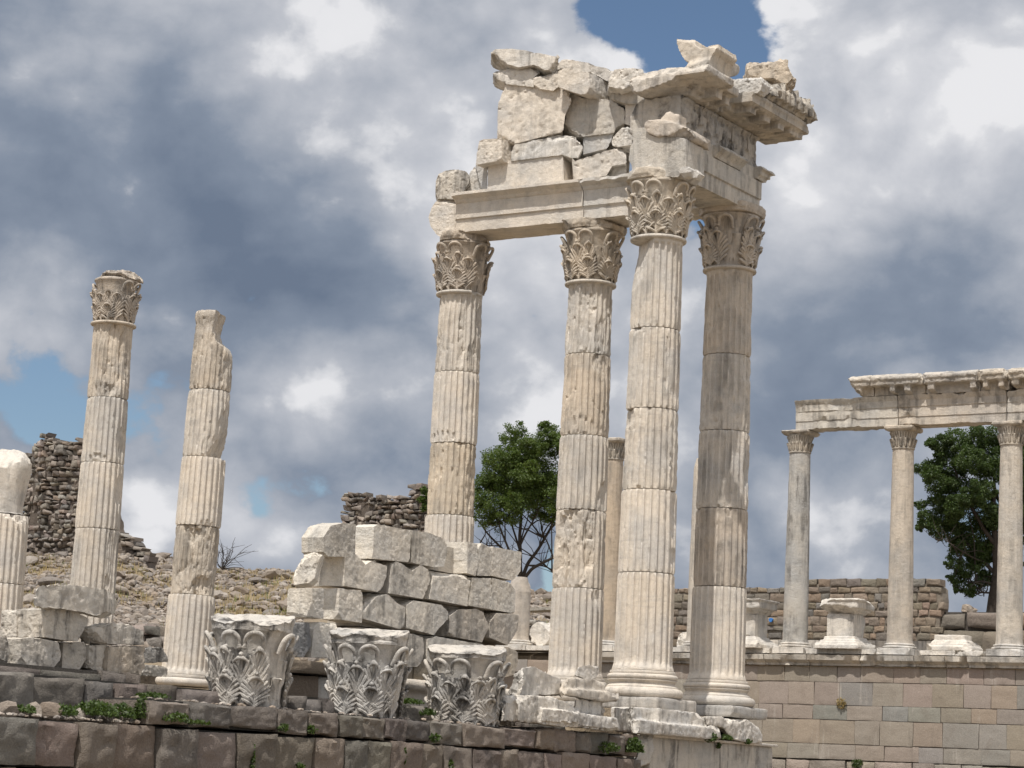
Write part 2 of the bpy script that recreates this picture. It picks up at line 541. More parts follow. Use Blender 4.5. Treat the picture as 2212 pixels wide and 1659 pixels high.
def leaf_mat(name, c0, c1):
    m, t = new_mat(name)
    pos = t.n('ShaderNodeNewGeometry').outputs['Position']
    a = t.n('ShaderNodeAttribute', attribute_name='tint').outputs['Color']
    c = t.mix(t.noise(pos, 1.2, 3.0), c0, c1)
    c = t.mix(1.0, c, a, 'MULTIPLY')
    b = t.n('ShaderNodeBsdfPrincipled', ins={'Base Color': c, 'Roughness': 0.55})
    tr = t.n('ShaderNodeBsdfTranslucent', ins={'Color': t.mix(1.0, c, (1.5, 1.6, 0.7), 'MULTIPLY')})
    mx = t.n('ShaderNodeMixShader', ins={0: 0.28, 1: b.outputs[0], 2: tr.outputs[0]})
    out = t.n('ShaderNodeOutputMaterial')
    t.t.links.new(mx.outputs[0], out.inputs[0])
    return m


def plain_mat(name, col, rough=0.8, var=0.3, scale=8.0):
    m, t = new_mat(name)
    pos = t.n('ShaderNodeNewGeometry').outputs['Position']
    g = t.noise(pos, scale, 7.0, 0.65)
    c = t.mix(1.0, col, t.ramp(g, [(0.3, (1-var,)*3), (0.7, (1+var,)*3)]), 'MULTIPLY')
    finish(t, c, rough, g, 0.6, 0.02)
    return m


M['marble'] = marble_mat()
M['andesite'] = tinted_mat('andesite', 0.9, 0.035, (0.045, 0.042, 0.04), 0.50, (0.34, 0.30, 0.255), 0.50)
M['ashlar'] = tinted_mat('ashlar', 0.6, 0.02, (0.17, 0.135, 0.11), 0.30, (0.40, 0.35, 0.29), 0.28, 0.55)
M['rubble'] = tinted_mat('rubble', 0.9, 0.05, (0.09, 0.075, 0.065), 0.4, (0.36, 0.31, 0.26), 0.25)
M['earth'] = ground_mat()
M['leaf'] = leaf_mat('leaf', (0.055, 0.095, 0.020), (0.105, 0.150, 0.034))
M['leaf_dark'] = leaf_mat('leaf_dark', (0.038, 0.070, 0.020), (0.070, 0.108, 0.030))
M['weed'] = leaf_mat('weed', (0.045, 0.080, 0.018), (0.085, 0.125, 0.03))
M['straw'] = leaf_mat('straw', (0.33, 0.25, 0.12), (0.42, 0.33, 0.18))
M['bark'] = plain_mat('bark', (0.060, 0.050, 0.042), 0.9, 0.35, 10.0)
M['blue_paint'] = plain_mat('blue_paint', (0.05, 0.20, 0.55), 0.7, 0.15, 20.0)

WARM = (0.68, 0.64, 0.58)
CREAM = (0.70, 0.655, 0.59)
PALE = (0.71, 0.685, 0.64)
GREY = (0.46, 0.445, 0.42)


def mc(c, dirt=0.3, f=1.0): return (c[0]*f, c[1]*f, c[2]*f, dirt)

# ------------------------------------------------------------------ columns
SHAFT_H = 8.0
R_BOT, R_TOP = 0.533, 0.455
_ph = np.array([0.02, 0.11, 0.12, 0.17, 0.27, 0.40, 0.5, 0.60, 0.73, 0.83, 0.88, 0.89])
THETA = np.concatenate([(i+_ph)/24.0*2*math.pi for i in range(24)])


def shaft_r(z):
    t = np.clip(z/SHAFT_H, 0, 1)
    return R_BOT - (R_BOT-R_TOP)*t**1.5


def lathe(prof, seg=64, seed=None, amp=0.0):
    """prof: (r, z) from the bottom up; closed at both ends"""
    prof = [(0.004, prof[0][1])] + list(prof) + [(0.004, prof[-1][1])]
    th = np.linspace(0, 2*math.pi, seg, endpoint=False)
    V = np.array([[(r*math.cos(a), r*math.sin(a), z) for a in th] for r, z in prof]).reshape(-1, 3)
    if amp:
        N = V*np.array([1, 1, 0]); N /= np.linalg.norm(N, axis=1, keepdims=True)+1e-9
        V = V + N*(amp*fbm(V*6+seed, 4, seed))[:, None]
    return V, ring_faces(len(prof), seg)


def drum_mesh(z0, z1, face, wear, seed, breaks=(), flats=(), shift=0.0, top=False, bottom=False, mat=None):
    """one fluted drum. FACE: the direction of the camera seen from the axis; breaks (theta, z, half width, half height, depth)
    are measured from it, towards the right; flats (theta, [(z, distance from the axis)...]) cut the drum to a plane"""
    nz = max(6, int((z1-z0)/0.045))
    zs = np.concatenate([[z0], z0+0.012+(z1-z0-0.024)*np.linspace(0, 1, nz), [z1]])
    TT, ZZ = np.meshgrid(THETA, zs)
    R = shaft_r(ZZ)+shift
    ph = (TT*24/(2*math.pi)) % 1.0
    u = np.clip((ph-0.115)/0.77, 0, 1)
    fl = 0.050*np.sqrt(np.clip(1-(2*u-1)**2, 0, 1))
    k0 = np.clip((ZZ-0.10)/0.10, 0, 1); k1 = np.clip((SHAFT_H-0.10-ZZ)/0.08, 0, 1)
    fl = fl*np.sqrt(np.clip(1-(1-k0)**2, 0, 1))*np.sqrt(np.clip(1-(1-k1)**2, 0, 1))
    flare = 0.055*np.clip(1-ZZ/0.17, 0, 1)**2 + 0.03*np.clip(1-(SHAFT_H-ZZ)/0.13, 0, 1)**2
    Rr = R + flare
    P = np.stack([np.cos(TT)*R, np.sin(TT)*R, ZZ], -1).reshape(-1, 3)+seed*3.17
    n1 = fbm(P*np.array([3, 3, 1.6]), 4, seed).reshape(TT.shape)
    n2 = fbm(P*11, 3, seed+7).reshape(TT.shape)
    n3 = fbm(P*30, 2, seed+11).reshape(TT.shape)
    wear = wear+0.02
    ero = np.clip(wear*(0.045*np.clip(n1+0.25, 0, 1)+0.040*np.clip(n2+0.1, 0, 1)), 0, 1)
    ero = ero+0.05*np.clip(n2-0.34, 0, 1)+0.10*np.clip(n1-0.42, 0, 1)
    # chipped drum edges
    e = np.minimum(ZZ-z0, z1-ZZ)
    ero = ero + wear*0.10*np.clip(n2-0.02, 0, 1)*np.clip(1-e/0.09, 0, 1)
    ero = ero + 0.020*np.clip(1-e/0.025, 0, 1)
    dT = (TT-face+math.pi) % (2*math.pi)-math.pi
    for th, zc, hw, hh, dep in breaks:
        a = ((dT-th+math.pi) % (2*math.pi)-math.pi)/hw
        q = 1-(a**2+((ZZ-zc)/hh)**2)+0.40*n1+0.18*n2
        ero = ero + np.clip(q*2.6, 0, 1)*dep*(1+0.11*n2+0.07*n3)-0.30*fl*np.clip(q*2.6, 0, 1)
    rr = np.minimum(Rr-fl, Rr-ero-0.006*n3*wear)
    for th, tab in flats:
        zz = [p[0] for p in tab]; cc = [p[1] for p in tab]
        c = np.interp(ZZ, zz, cc)+0.05*n1+0.025*n2
        cs = np.cos(dT-th)
        lim = np.where(cs > 0.02, c/np.maximum(cs, 0.02), 9)
        rr = np.minimum(rr, np.maximum(lim, 0.05))
    rr = np.maximum(rr, 0.05)
    V = np.stack([np.cos(TT)*rr, np.sin(TT)*rr, ZZ], -1)
    if top or bottom:
        pass
    c0 = V[:1].copy(); c0[..., :2] *= 0.01; c1 = V[-1:].copy(); c1[..., :2] *= 0.01
    V = np.concatenate([c0, V, c1], 0)
    return V.reshape(-1, 3), ring_faces(V.shape[0], V.shape[1])


# ---- capital: bell, two rows of acanthus, an upper row of half leaves with scrolls, abacus
CAP_H = 1.24


def bell_r(z):
    return np.interp(z, [0, 0.25, 0.6, 0.85, 1.0, 1.06], [0.435, 0.435, 0.455, 0.50, 0.555, 0.565])


def leaf_mesh(h, w, seed, worn=0.0, tip=1.0):
    """an acanthus leaf on the bell at angle 0: a backing blade, a midrib, fingers fanning off it and a tip rolled outwards"""
    rng = random.Random(seed)
    parts = []

    def at(a, z, out):
        r = float(bell_r(min(max(z, 0), 1.05)))+out
        return (r*math.cos(a), r*math.sin(a), z)
    R = 0.45

    def lean(v): return 0.035+0.055*v**2
    # backing blade
    nv, nu = 10, 7
    V = []
    for i in range(nv):
        v = i/(nv-1)
        hw = w*(0.45+0.45*math.sin(min(1, v*1.05)*math.pi*0.8))*0.85
        for j in range(nu):
            u = -1+2*j/(nu-1)
            V.append(at(u*hw/R, h*0.88*v, lean(v)*(1-0.4*u*u)-0.012))
    for i in range(nv):
        v = i/(nv-1)
        hw = w*(0.45+0.45*math.sin(min(1, v*1.05)*math.pi*0.8))*0.85
        for j in range(nu):
            u = -1+2*j/(nu-1)
            V.append(at(u*hw/R, h*0.88*v, -0.02))
    V = np.array(V); n = nv*nu
    ii = np.arange(nv-1)[:, None]; jj = np.arange(nu-1)[None, :]
    f = np.stack([ii*nu+jj, ii*nu+jj+1, (ii+1)*nu+jj+1, (ii+1)*nu+jj], -1).reshape(-1, 4)
    rim = [k for k in range(nu)] + [q*nu+nu-1 for q in range(1, nv)] + [(nv-1)*nu+q for q in range(nu-2, -1, -1)] + [q*nu for q in range(nv-2, 0, -1)]
    sk = np.array([(rim[(k+1) % len(rim)], rim[k], rim[k]+n, rim[(k+1) % len(rim)]+n) for k in range(len(rim))])
    parts.append((V, np.concatenate([f, f[:, ::-1]+n, sk])))
    if worn < 0.6:
        # midrib and rolled tip
        p = [at(0, h*0.86*q, lean(q)+0.012) for q in np.linspace(0, 1, 8)]
        for q in np.linspace(0.2, 1, 6):
            a = q*2.3*tip
            p.append(at(0, h*0.86+0.055*math.sin(a), lean(1)+0.012+0.055*(1-math.cos(a))*tip))
        parts.append(tube(p, [0.026]*6+[0.028, 0.030, 0.033, 0.036, 0.036, 0.033, 0.028, 0.016], 8, 1.0))
        pad = []
        for u in np.linspace(-1, 1, 7):
            pad.append(at(0.082*u*w/0.155/R, h*0.875-0.075*u*u, lean(1)+0.075-0.030*u*u))
        parts.append(tube(pad, [0.012, 0.022, 0.028, 0.030, 0.028, 0.022, 0.012], 8, 0.9))
        # fingers: they leave the midrib low down, run up beside it and bend out to the rim like a palm
        for i in range(6):
            for sgn in (-1, 1):
                if rng.random() < worn*0.5:
                    continue
                v0, v1 = 0.0+0.09*i, (0.30, 0.46, 0.62, 0.76, 0.88, 0.95)[i]
                ue = w*(0.88, 1.02, 1.05, 0.95, 0.74, 0.44)[i]*rng.uniform(0.93, 1.05)
                p = []
                for q in np.linspace(0, 1, 8):
                    uu = ue*q**1.5 + 0.020*q
                    vv = v0+(v1-v0)*q
                    p.append(at(sgn*uu/R, h*0.88*vv, lean(min(1, vv))+0.004+0.030*math.sin(q*math.pi*0.8)+0.022*q**2))
                parts.append(tube(p, [0.010, 0.016, 0.020, 0.023, 0.026, 0.029, 0.028, 0.016], 6, 1.0))
    V, F = join(parts)
    V = V+(0.011+0.03*worn)*np.stack([fbm(V*13+seed, 2, seed), fbm(V*13+seed+9, 2, seed+1), fbm(V*13+seed+5, 2, seed+2)], -1)
    return mkmesh('acanthus_leaf', V, F, M['marble'], None, 50)


def tube(pts, rad, seg=8, flat=1.0):
    pts = np.array(pts, float); n = len(pts)
    rad = np.broadcast_to(np.array(rad, float), (n,))
    T = np.gradient(pts, axis=0); T /= np.linalg.norm(T, axis=1, keepdims=True)+1e-9
    up = np.array([0.21, 0.13, 0.97]) if abs(T[0, 2]) < 0.9 else np.array([0.97, 0.2, 0.1])
    A = np.cross(T[0], up); A /= np.linalg.norm(A)
    V = []
    for i in range(n):
        A = A - T[i]*(A @ T[i]); A /= np.linalg.norm(A)+1e-9
        B = np.cross(T[i], A)
        for s in range(seg):
            a = 2*math.pi*s/seg
            V.append(pts[i]+rad[i]*(math.cos(a)*A+math.sin(a)*B*flat))
    V = np.array(V).reshape(n, seg, 3)
    V = np.concatenate([np.repeat(pts[None, :1], seg, 1).reshape(1, seg, 3), V, np.repeat(pts[None, -1:], seg, 1).reshape(1, seg, 3)], 0)
    return V.reshape(-1, 3), ring_faces(n+2, seg)


def join(parts):
    Vs, Fs, o = [], [], 0
    for V, F in parts:
        Vs.append(V); Fs.append(np.asarray(F)+o); o += len(V)
    return np.concatenate(Vs), np.concatenate(Fs)


def scroll_mesh():
    """a pair of stems that rise, arch over and curl down towards each other in the middle of a side"""
    parts = []
    for s in (-1, 1):
        p = []
        for q in np.linspace(0, 1, 8):
            p.append((0.53-0.02*q, 0.72+0.125*q, 0.045+0.04*q))
        for q in np.linspace(0.08, 1, 16):
            w = q*math.pi*1.12
            p.append((0.29+0.22*math.cos(w), 0.845+0.115*math.sin(w), 0.085+0.02*math.sin(w)))
        P = []
        for a, z, o in p:
            r = float(bell_r(min(z, 1.05)))+o
            P.append((r*math.cos(s*a), r*math.sin(s*a), z))
        parts.append(tube(P, np.linspace(0.040, 0.028, len(P)), 8, 0.9))
        c = P[-1]
        e = [(c[0]+0.012, c[1], c[2]), (c[0]+0.012, c[1]-s*0.02, c[2]-0.03), (c[0]+0.01, c[1]+s*0.01, c[2]-0.05)]
        parts.append(tube(e, [0.03, 0.035, 0.02], 8))
    V, F = join(parts)
    return mkmesh('scroll', V, F, M['marble'], None, 60)


LEAF = {}


def leaf_set():
    LEAF['low'] = [leaf_mesh(0.47, 0.158, 3), leaf_mesh(0.46, 0.160, 8, 0.2, 0.85), leaf_mesh(0.45, 0.155, 9, 0.1, 0.7)]
    LEAF['mid'] = [leaf_mesh(0.76, 0.162, 13), leaf_mesh(0.74, 0.162, 18, 0.25, 0.8), leaf_mesh(0.75, 0.160, 19, 0.1, 0.65)]
    LEAF['upper'] = [leaf_mesh(0.86, 0.105, 23, 0.1, 0.45), leaf_mesh(0.84, 0.10, 28, 0.3, 0.3)]
    LEAF['worn'] = [leaf_mesh(0.45, 0.15, 33, 0.9), leaf_mesh(0.72, 0.15, 38, 0.9)]
    LEAF['scroll'] = scroll_mesh()


def capital(parent, loc, rz, color, seed, worn=(), missing=(), top='abacus', face=0.0, ab=1.0, scrolls=1.0, hs=1.0, sub=True, chips=9, cdep=0.16, cut=None):
    """PARENT None: a capital that is a thing of its own. WORN: spans of angle from FACE where the leaves are rubbed flat"""
    rng = random.Random(seed)
    prof = [(0.43, 0.0), (0.436, 0.03), (0.436, 0.25), (0.455, 0.6), (0.50, 0.85), (0.555, 0.985), (0.575, 1.0), (0.575, 1.03), (0.55, 1.05), (0.5, 1.07)]
    V, F = lathe(prof, 72, seed, 0.012)
    # abacus: four hollow sides with clipped corners
    pl = []
    for q in range(4):
        a0 = q*math.pi/2+math.pi/4
        for i in range(9):
            s = (i/8-0.5)
            a = a0 + s*math.pi/2*0.90 + 0.0
            r = 0.60+0.09*(abs(s)*2)**2.2
            r = r if ab == 1.0 else 0.575+(r-0.60)*0.35
            pl.append((r*math.cos(a+math.pi/4), r*math.sin(a+math.pi/4)))
    Va, Fa = remesh([('z', pl, 1.045 if ab == 1.0 else 1.0, 1.13), ('z', [(x*1.04, y*1.04) for x, y in pl], 1.12, CAP_H)], 0.028)
    if top == 'ragged':
        Va = weather(Va, Fa, seed, 1.6, chips+4, 0.26)
    else:
        Va = weather(Va, Fa, seed, 1.0, chips, cdep)
    if cut is not None:
        zc = cut(Va)
        Va[:, 2] = np.minimum(Va[:, 2], zc)
    o = obj('capital', mkmesh('capital', V*np.array([1, 1, hs]), F, M['marble'], None, 40), parent, loc, rz, color)
    ab = obj('abacus', mkmesh('abacus', Va*np.array([1, 1, hs]), Fa, M['marble'], None, 35), o, color=color)

    def hit(a, spans):
        d = (rz+a-face+math.pi) % (2*math.pi)-math.pi
        return any(s0 <= d <= s1 for s0, s1 in spans)
    q = math.pi/4
    slots = [('low', q/2+i*q) for i in range(8)]+[('mid', i*q) for i in range(8)]+[('upper', i*2*q+d) for i in range(4) for d in (-0.42, 0.42)]
    for row, a in slots:
        if hit(a, missing) and rng.random() < 0.85:
            continue
        w = hit(a, worn)
        if row == 'upper' and (w or rng.random() < 0.12):
            continue
        me = rng.choice(LEAF[row]) if not w else LEAF['worn'][0 if row == 'low' else 1]
        f = obj('acanthus_leaf', me, o, (0, 0, 0), a, color)
        f.scale = (1, 1, hs*rng.uniform(0.95, 1.04))
    for i in range(4):
        a = i*2*q
        if rng.random() > scrolls:
            continue
        s = obj('scroll', LEAF['scroll'], o, (0, 0, 0), a, color)
        s.scale = (1, 1, hs)
    return o


leaf_set()


def z_at(k, n, y_v):
    """height over the shaft foot of the column axis (k, n) where it crosses the line y of the survey view"""
    lo, hi = -4.0, 14.0
    for _ in range(40):
        mid = (lo+hi)/2
        p = world(k, n, mid)-EYEV
        y = IMH/2-FOC*(p @ _up)/(p @ _fw)
        if y > y_v: lo = mid
        else: hi = mid
    return (lo+hi)/2


def column(name, label, k, n, joints, specs, base=True, cap=None, zfoot=0.0, group=None, astragal=True, fillet=True, ring_span=None, rot=0.0, lean=0.0):
    """joints: y of the survey view at the drum joints from the foot up (first and last are the ends of the shaft)"""
    zb = -0.70 if base else -0.25
    root = empty(name, world(k, n, zfoot+zb), 0.0)
    root.rotation_euler = (0, lean, 0)
    tag(root, label, 'column', group)
    p = world(k, n, 0)
    face = math.atan2(-p[1], -p[0])
    L = lambda z: z-zb
    zs = [z_at(k, n, y)-zfoot for y in joints[1:]]
    zs = [0.0]+zs
    for i, sp in enumerate(specs):
        z0, z1 = zs[i]+0.007, zs[i+1]-0.007
        br = [(t, z_at(k, n, y)-zfoot, hw, hh, d) for t, y, hw, hh, d in sp.get('breaks', ())]
        fl = [(t, sorted((z_at(k, n, y)-zfoot, c) for y, c in tab)) for t, tab in sp.get('flats', ())]
        V, F = drum_mesh(z0, z1, face, sp.get('wear', 0.3), int(abs(n)*31+k*17)+i*7+3, br, fl, sp.get('shift', 0.0))
        V[:, 0] += sp.get('dx', 0.0)
        V[:, 2] -= zb
        obj('drum', mkmesh('drum', V, F, M['marble'], None, 28), root, color=sp['color'])
    bc = specs[0]['color']
    if fillet:
        V, F = lathe([(0.575, -0.055), (0.595, -0.05), (0.60, -0.025), (0.59, 0.0), (0.50, 0.003)], 96)
        V[:, 2] -= zb
        obj('fillet', mkmesh('fillet', V, F, M['marble'], None, 40), root, color=bc)

    def torus(z0, z1, r, back):
        h = (z1-z0)/2
        return [(r-h+h*math.sin(a)*1.0, (z0+z1)/2-h*math.cos(a)) for a in np.linspace(0.05, math.pi-0.05, 12)]
    if base:
        prof = torus(-0.485, -0.31, 0.745, 0) + [(0.655, -0.305), (0.655, -0.285), (0.60, -0.25), (0.585, -0.22), (0.605, -0.19), (0.635, -0.175), (0.635, -0.16)] + torus(-0.158, -0.062, 0.645, 0) + [(0.59, -0.06), (0.59, -0.052)]
        V, F = lathe(prof, 96, int(abs(n)*9)+5, 0.006)
        V[:, 2] -= zb
        obj('base', mkmesh('base', V, F, M['marble'], None, 40), root, color=mc(CREAM, 0.25))
        V, F = remesh([box(-0.745, 0.745, -0.745, 0.745, -0.70, -0.487)], 0.03)
        V = weather(V, F, int(abs(n)*13)+k.__int__()+2, 0.35, 3, 0.06)
        V[:, 2] -= zb
        pl = obj('plinth', mkmesh('plinth', V, F, M['marble'], None, 35), root, color=mc(GREY, 0.5, 1.15))
        pl.rotation_euler = (0, 0, -TH)
    else:
        V, F = lathe(torus(-0.25, -0.062, 0.645, 0)+[(0.60, -0.06), (0.60, -0.05)], 96, 4, 0.005)
        V[:, 2] -= zb
        obj('base', mkmesh('base', V, F, M['marble'], None, 40), root, color=bc)
    zt = zs[-1]
    if astragal:
        V, F = lathe([(0.44, -0.03), (0.50, -0.022), (0.522, -0.012), (0.53, 0.012), (0.522, 0.036), (0.50, 0.046), (0.40, 0.05)], 96, 3, 0.003)
        V[:, 2] += zt-0.03
        if ring_span:
            d = (np.arctan2(V[:, 1], V[:, 0])-face+math.pi) % (2*math.pi)-math.pi
            out = (d < ring_span[0]) | (d > ring_span[1])
            V[out, :2] *= 0.87
        V[:, 2] -= zb
        obj('astragal', mkmesh('astragal', V, F, M['marble'], None, 50), root, color=specs[-1]['color'])
    if cap:
        c = dict(cap)
        off = c.pop('dz', 0.0)
        cs = c.pop('sc', 1.0)
        co = capital(root, (0, 0, L(zt)+0.03+off), -TH+rot, c.pop('color'), int(abs(n)*23+k*5)+1, face=face, **c)
        co.scale = (cs, cs, 1)
    return root


# ------------------------------------------------------------------ walls laid stone by stone
def masonry(rows, seed, depth=0.25, grid=5, prot=0.02, bulge=0.03, gap=0.012, jit=0.015, palette=((0.2, 0.18, 0.16),), vary=0.25, rough=0.012, back=0.05,
            inside=None, mortar=(0.10, 0.09, 0.08), round_=4.0):
    """rows: (z0, z1, s0, s1, min length, max length) or (z0, z1, [joints]). Returns V (s, t outwards, z), faces, tints"""
    rng = random.Random(seed)
    Vs, Fs, Ts, o = [], [], [], 0
    g = grid
    uu, vv = np.meshgrid(np.linspace(0, 1, g+1), np.linspace(0, 1, g+1))
    uu, vv = uu.ravel(), vv.ravel()
    i = np.arange(g)[:, None]; j = np.arange(g)[None, :]
    f = np.stack([i*(g+1)+j, i*(g+1)+j+1, (i+1)*(g+1)+j+1, (i+1)*(g+1)+j], -1).reshape(-1, 4)
    rim = [k for k in range(g+1)] + [q*(g+1)+g for q in range(1, g+1)] + [g*(g+1)+q for q in range(g-1, -1, -1)] + [q*(g+1) for q in range(g-1, 0, -1)]
    nr = len(rim); nf = (g+1)**2
    sk = np.array([(rim[(k+1) % nr], rim[k], nf+k, nf+(k+1) % nr) for k in range(nr)])
    FF = np.concatenate([f, sk])
    prof = (1-np.abs(2*uu-1)**round_)*(1-np.abs(2*vv-1)**round_)
    lo, hi = [1e9, 1e9], [-1e9, -1e9]
    for row in rows:
        z0, z1 = row[0], row[1]
        if len(row) == 3:
            js = list(row[2])
        else:
            s, js = row[2], [row[2]]
            while s < row[3]-1e-6:
                s += rng.uniform(row[4], row[5])
                if row[3]-s < row[4]*0.6: s = row[3]
                js.append(min(s, row[3]))
        for a, b in zip(js[:-1], js[1:]):
            zc = (z0+z1)/2
            zz0, zz1 = z0+rng.uniform(0, jit)*0.6, z1-rng.uniform(0, jit)*0.6
            if inside and not inside((a+b)/2, zc):
                continue
            J = [(rng.uniform(-jit, jit), rng.uniform(-jit, jit)) for _ in range(4)]
            c = [(a+gap+J[0][0], zz0+gap+J[0][1]), (b-gap+J[1][0], zz0+gap+J[1][1]), (b-gap+J[2][0], zz1-gap+J[2][1]), (a+gap+J[3][0], zz1-gap+J[3][1])]
            S = (c[0][0]*(1-uu)+c[1][0]*uu)*(1-vv)+(c[3][0]*(1-uu)+c[2][0]*uu)*vv
            Z = (c[0][1]*(1-uu)+c[1][1]*uu)*(1-vv)+(c[3][1]*(1-uu)+c[2][1]*uu)*vv
            T = prof*bulge + rng.uniform(-prot, prot)
            P = np.stack([S, T+len(Ts)*3.3, Z], -1)
            nn = fbm(P*np.array([5, 1, 5])+seed, 3, seed)+0.5*fbm(P*np.array([16, 1, 16])+seed, 2, seed+3)
            T = T + rough*1.6*nn*(0.35+0.65*(prof > 0.05))
            edge = (prof <= 1e-6)
            S = S + edge*0.5*rough*fbm(np.stack([S*7, T*0+len(Ts)*1.7, Z*7], -1), 2, seed+5)
            Z = Z + edge*0.5*rough*fbm(np.stack([S*7+40, T*0+len(Ts)*1.7, Z*7], -1), 2, seed+6)
            Vf = np.stack([S, T, Z], -1)
            Vb = Vf[rim].copy(); Vb[:, 1] = -depth
            base = np.array(rng.choice(palette))
            tn = base*rng.uniform(1-vary, 1+vary)*np.array([rng.uniform(0.95, 1.05), 1, rng.uniform(0.95, 1.05)])
            Vs.append(Vf); Vs.append(Vb); Fs.append(FF+o); o += nf+nr
            Ts.append(np.tile(tn, (nf+nr, 1)))
            lo = [min(lo[0], a), min(lo[1], z0)]; hi = [max(hi[0], b), max(hi[1], z1)]
    if back is not None and not inside:
        m = 0.01
        q = np.array([(lo[0]+m, -back, lo[1]+m), (hi[0]-m, -back, lo[1]+m), (hi[0]-m, -back, hi[1]-m), (lo[0]+m, -back, hi[1]-m),
                      (lo[0]+m, -depth, lo[1]+m), (hi[0]-m, -depth, lo[1]+m), (hi[0]-m, -depth, hi[1]-m), (lo[0]+m, -depth, hi[1]-m)])
        Vs.append(q); Ts.append(np.tile(np.array(mortar), (8, 1)))
        Fs.append(np.array([(0, 1, 2, 3), (3, 2, 6, 7), (1, 5, 6, 2), (0, 3, 7, 4), (0, 4, 5, 1), (4, 7, 6, 5)])+o); o += 8
    return np.concatenate(Vs), np.concatenate(Fs), np.concatenate(Ts)


def wall_n(n0, stz):
    """wall in a plane n (outward = towards +n)"""
    V, F, T = stz
    return np.stack([n0+V[:, 1], V[:, 0], V[:, 2]], -1), F[:, ::-1] if False else F, T


def wall_k(k0, stz):
    """wall in a plane k, its face towards the camera (-k)"""
    V, F, T = stz
    return np.stack([V[:, 0], k0-V[:, 1], V[:, 2]], -1), F, T


def poly_inside(poly):
    P = np.array(poly)

    def f(x, y):
        n, c = len(P), False
        j = n-1
        for i in range(n):
            if (P[i, 1] > y) != (P[j, 1] > y) and x < (P[j, 0]-P[i, 0])*(y-P[i, 1])/(P[j, 1]-P[i, 1])+P[i, 0]:
                c = not c
            j = i
        return c
    return f

# ================================================================== THE TEMPLE
OLD = mc(WARM, 0.35)
NEW = mc(CREAM, 0.08, 1.04)
GRY = mc((0.50, 0.475, 0.435), 0.45)
DRK = mc((0.63, 0.60, 0.555), 0.40)
BRN = mc((0.62, 0.565, 0.495), 0.35)

column('fluted_column', 'tall fluted marble column nearest of the temple, on a full moulded base under the broken corner entablature', 0, 0,
       [1449, 1240, 1062, 888, 715, 519],
       [dict(color=NEW, wear=0.03), dict(color=NEW, wear=0.10, breaks=[(1.15, 1110, 0.30, 0.55, 0.07), (1.2, 1200, 0.2, 0.2, 0.05)]),
        dict(color=OLD, wear=0.75, shift=-0.004, breaks=[(-1.2, 905, 0.5, 0.25, 0.08)]), dict(color=OLD, wear=0.35, breaks=[(-1.0, 700, 0.4, 0.3, 0.06), (0.55, 790, 0.12, 0.5, 0.05)]),
        dict(color=OLD, wear=0.25, flats=[(-1.25, [(500, 0.13), (520, 0.22), (575, 0.33), (615, 0.40), (640, 0.48)])])],
       cap=dict(color=mc((0.60, 0.545, 0.465), 0.45), chips=10, cdep=0.2))
column('fluted_column', 'fluted marble column at the corner bay with grey stained upper drums and a cracked base', SK, 0,
       [1473, 1270, 1102, 935, 771, 585],
       [dict(color=NEW, wear=0.04), dict(color=mc((0.55, 0.50, 0.44), 0.5), wear=0.35, breaks=[(-1.3, 1110, 0.3, 0.35, 0.06), (0.3, 1110, 0.2, 0.1, 0.05)]),
        dict(color=DRK, wear=0.45, breaks=[(1.2, 1000, 0.3, 0.5, 0.05)]), dict(color=DRK, wear=0.55, breaks=[(-1.25, 850, 0.4, 0.7, 0.06), (1.1, 800, 0.5, 0.3, 0.05), (0.0, 905, 0.6, 0.4, 0.04)]),
        dict(color=BRN, wear=0.45, breaks=[(-0.9, 680, 0.5, 0.5, 0.05), (0.2, 640, 0.6, 0.4, 0.03)])],
       cap=dict(color=mc((0.55, 0.50, 0.44), 0.5), worn=[(-0.3, 0.35)], chips=6))
column('fluted_column', 'fluted marble column under the joint of the inner architrave with a long scar over its lower drums', SK, -SF,
       [1463, 1273, 1105, 945, 770, 615],
       [dict(color=NEW, wear=0.05, breaks=[(0.75, 1290, 0.25, 0.12, 0.05)]),
        dict(color=mc((0.66, 0.61, 0.54), 0.2), wear=0.5, breaks=[(-0.35, 1200, 0.95, 1.0, 0.095), (-0.9, 1235, 0.4, 0.5, 0.06), (0.4, 1170, 0.3, 0.7, 0.05)]),
        dict(color=OLD, wear=0.12, breaks=[(1.0, 1080, 0.3, 0.4, 0.07)]), dict(color=mc((0.64, 0.575, 0.49), 0.4), wear=0.65, breaks=[(-0.2, 930, 0.7, 0.25, 0.04), (0.6, 790, 0.5, 0.2, 0.06)]),
        dict(color=OLD, wear=0.55, breaks=[(-0.2, 700, 0.45, 0.85, 0.075), (-1.0, 690, 0.4, 0.7, 0.05), (0.6, 730, 0.35, 0.4, 0.05)])],
       cap=dict(color=mc((0.58, 0.52, 0.44), 0.5), worn=[(0.1, 0.5)], chips=9, cdep=0.2))
column('fluted_column', 'fluted marble column at the broken end of the inner architrave, a tree behind its shaft', SK, -2*SF,
       [1458, 1116, 961, 808, 637],
       [dict(color=NEW, wear=0.05), dict(color=mc((0.65, 0.575, 0.47), 0.3), wear=0.85, shift=-0.012, breaks=[(-0.8, 1000, 0.5, 0.5, 0.04), (0.9, 1050, 0.3, 0.5, 0.05)]),
        dict(color=NEW, wear=0.18, breaks=[(-0.6, 950, 0.8, 0.12, 0.05)]), dict(color=OLD, wear=0.60, breaks=[(-1.1, 770, 0.4, 0.5, 0.05), (0.2, 720, 0.25, 0.6, 0.04), (0.7, 790, 0.3, 0.5, 0.04), (1.2, 690, 0.3, 0.4, 0.06)])],
       cap=dict(color=mc((0.56, 0.50, 0.43), 0.5), worn=[(0.25, 1.6)], scrolls=0.5, chips=12, cdep=0.25), ring_span=(-2.5, 0.45))
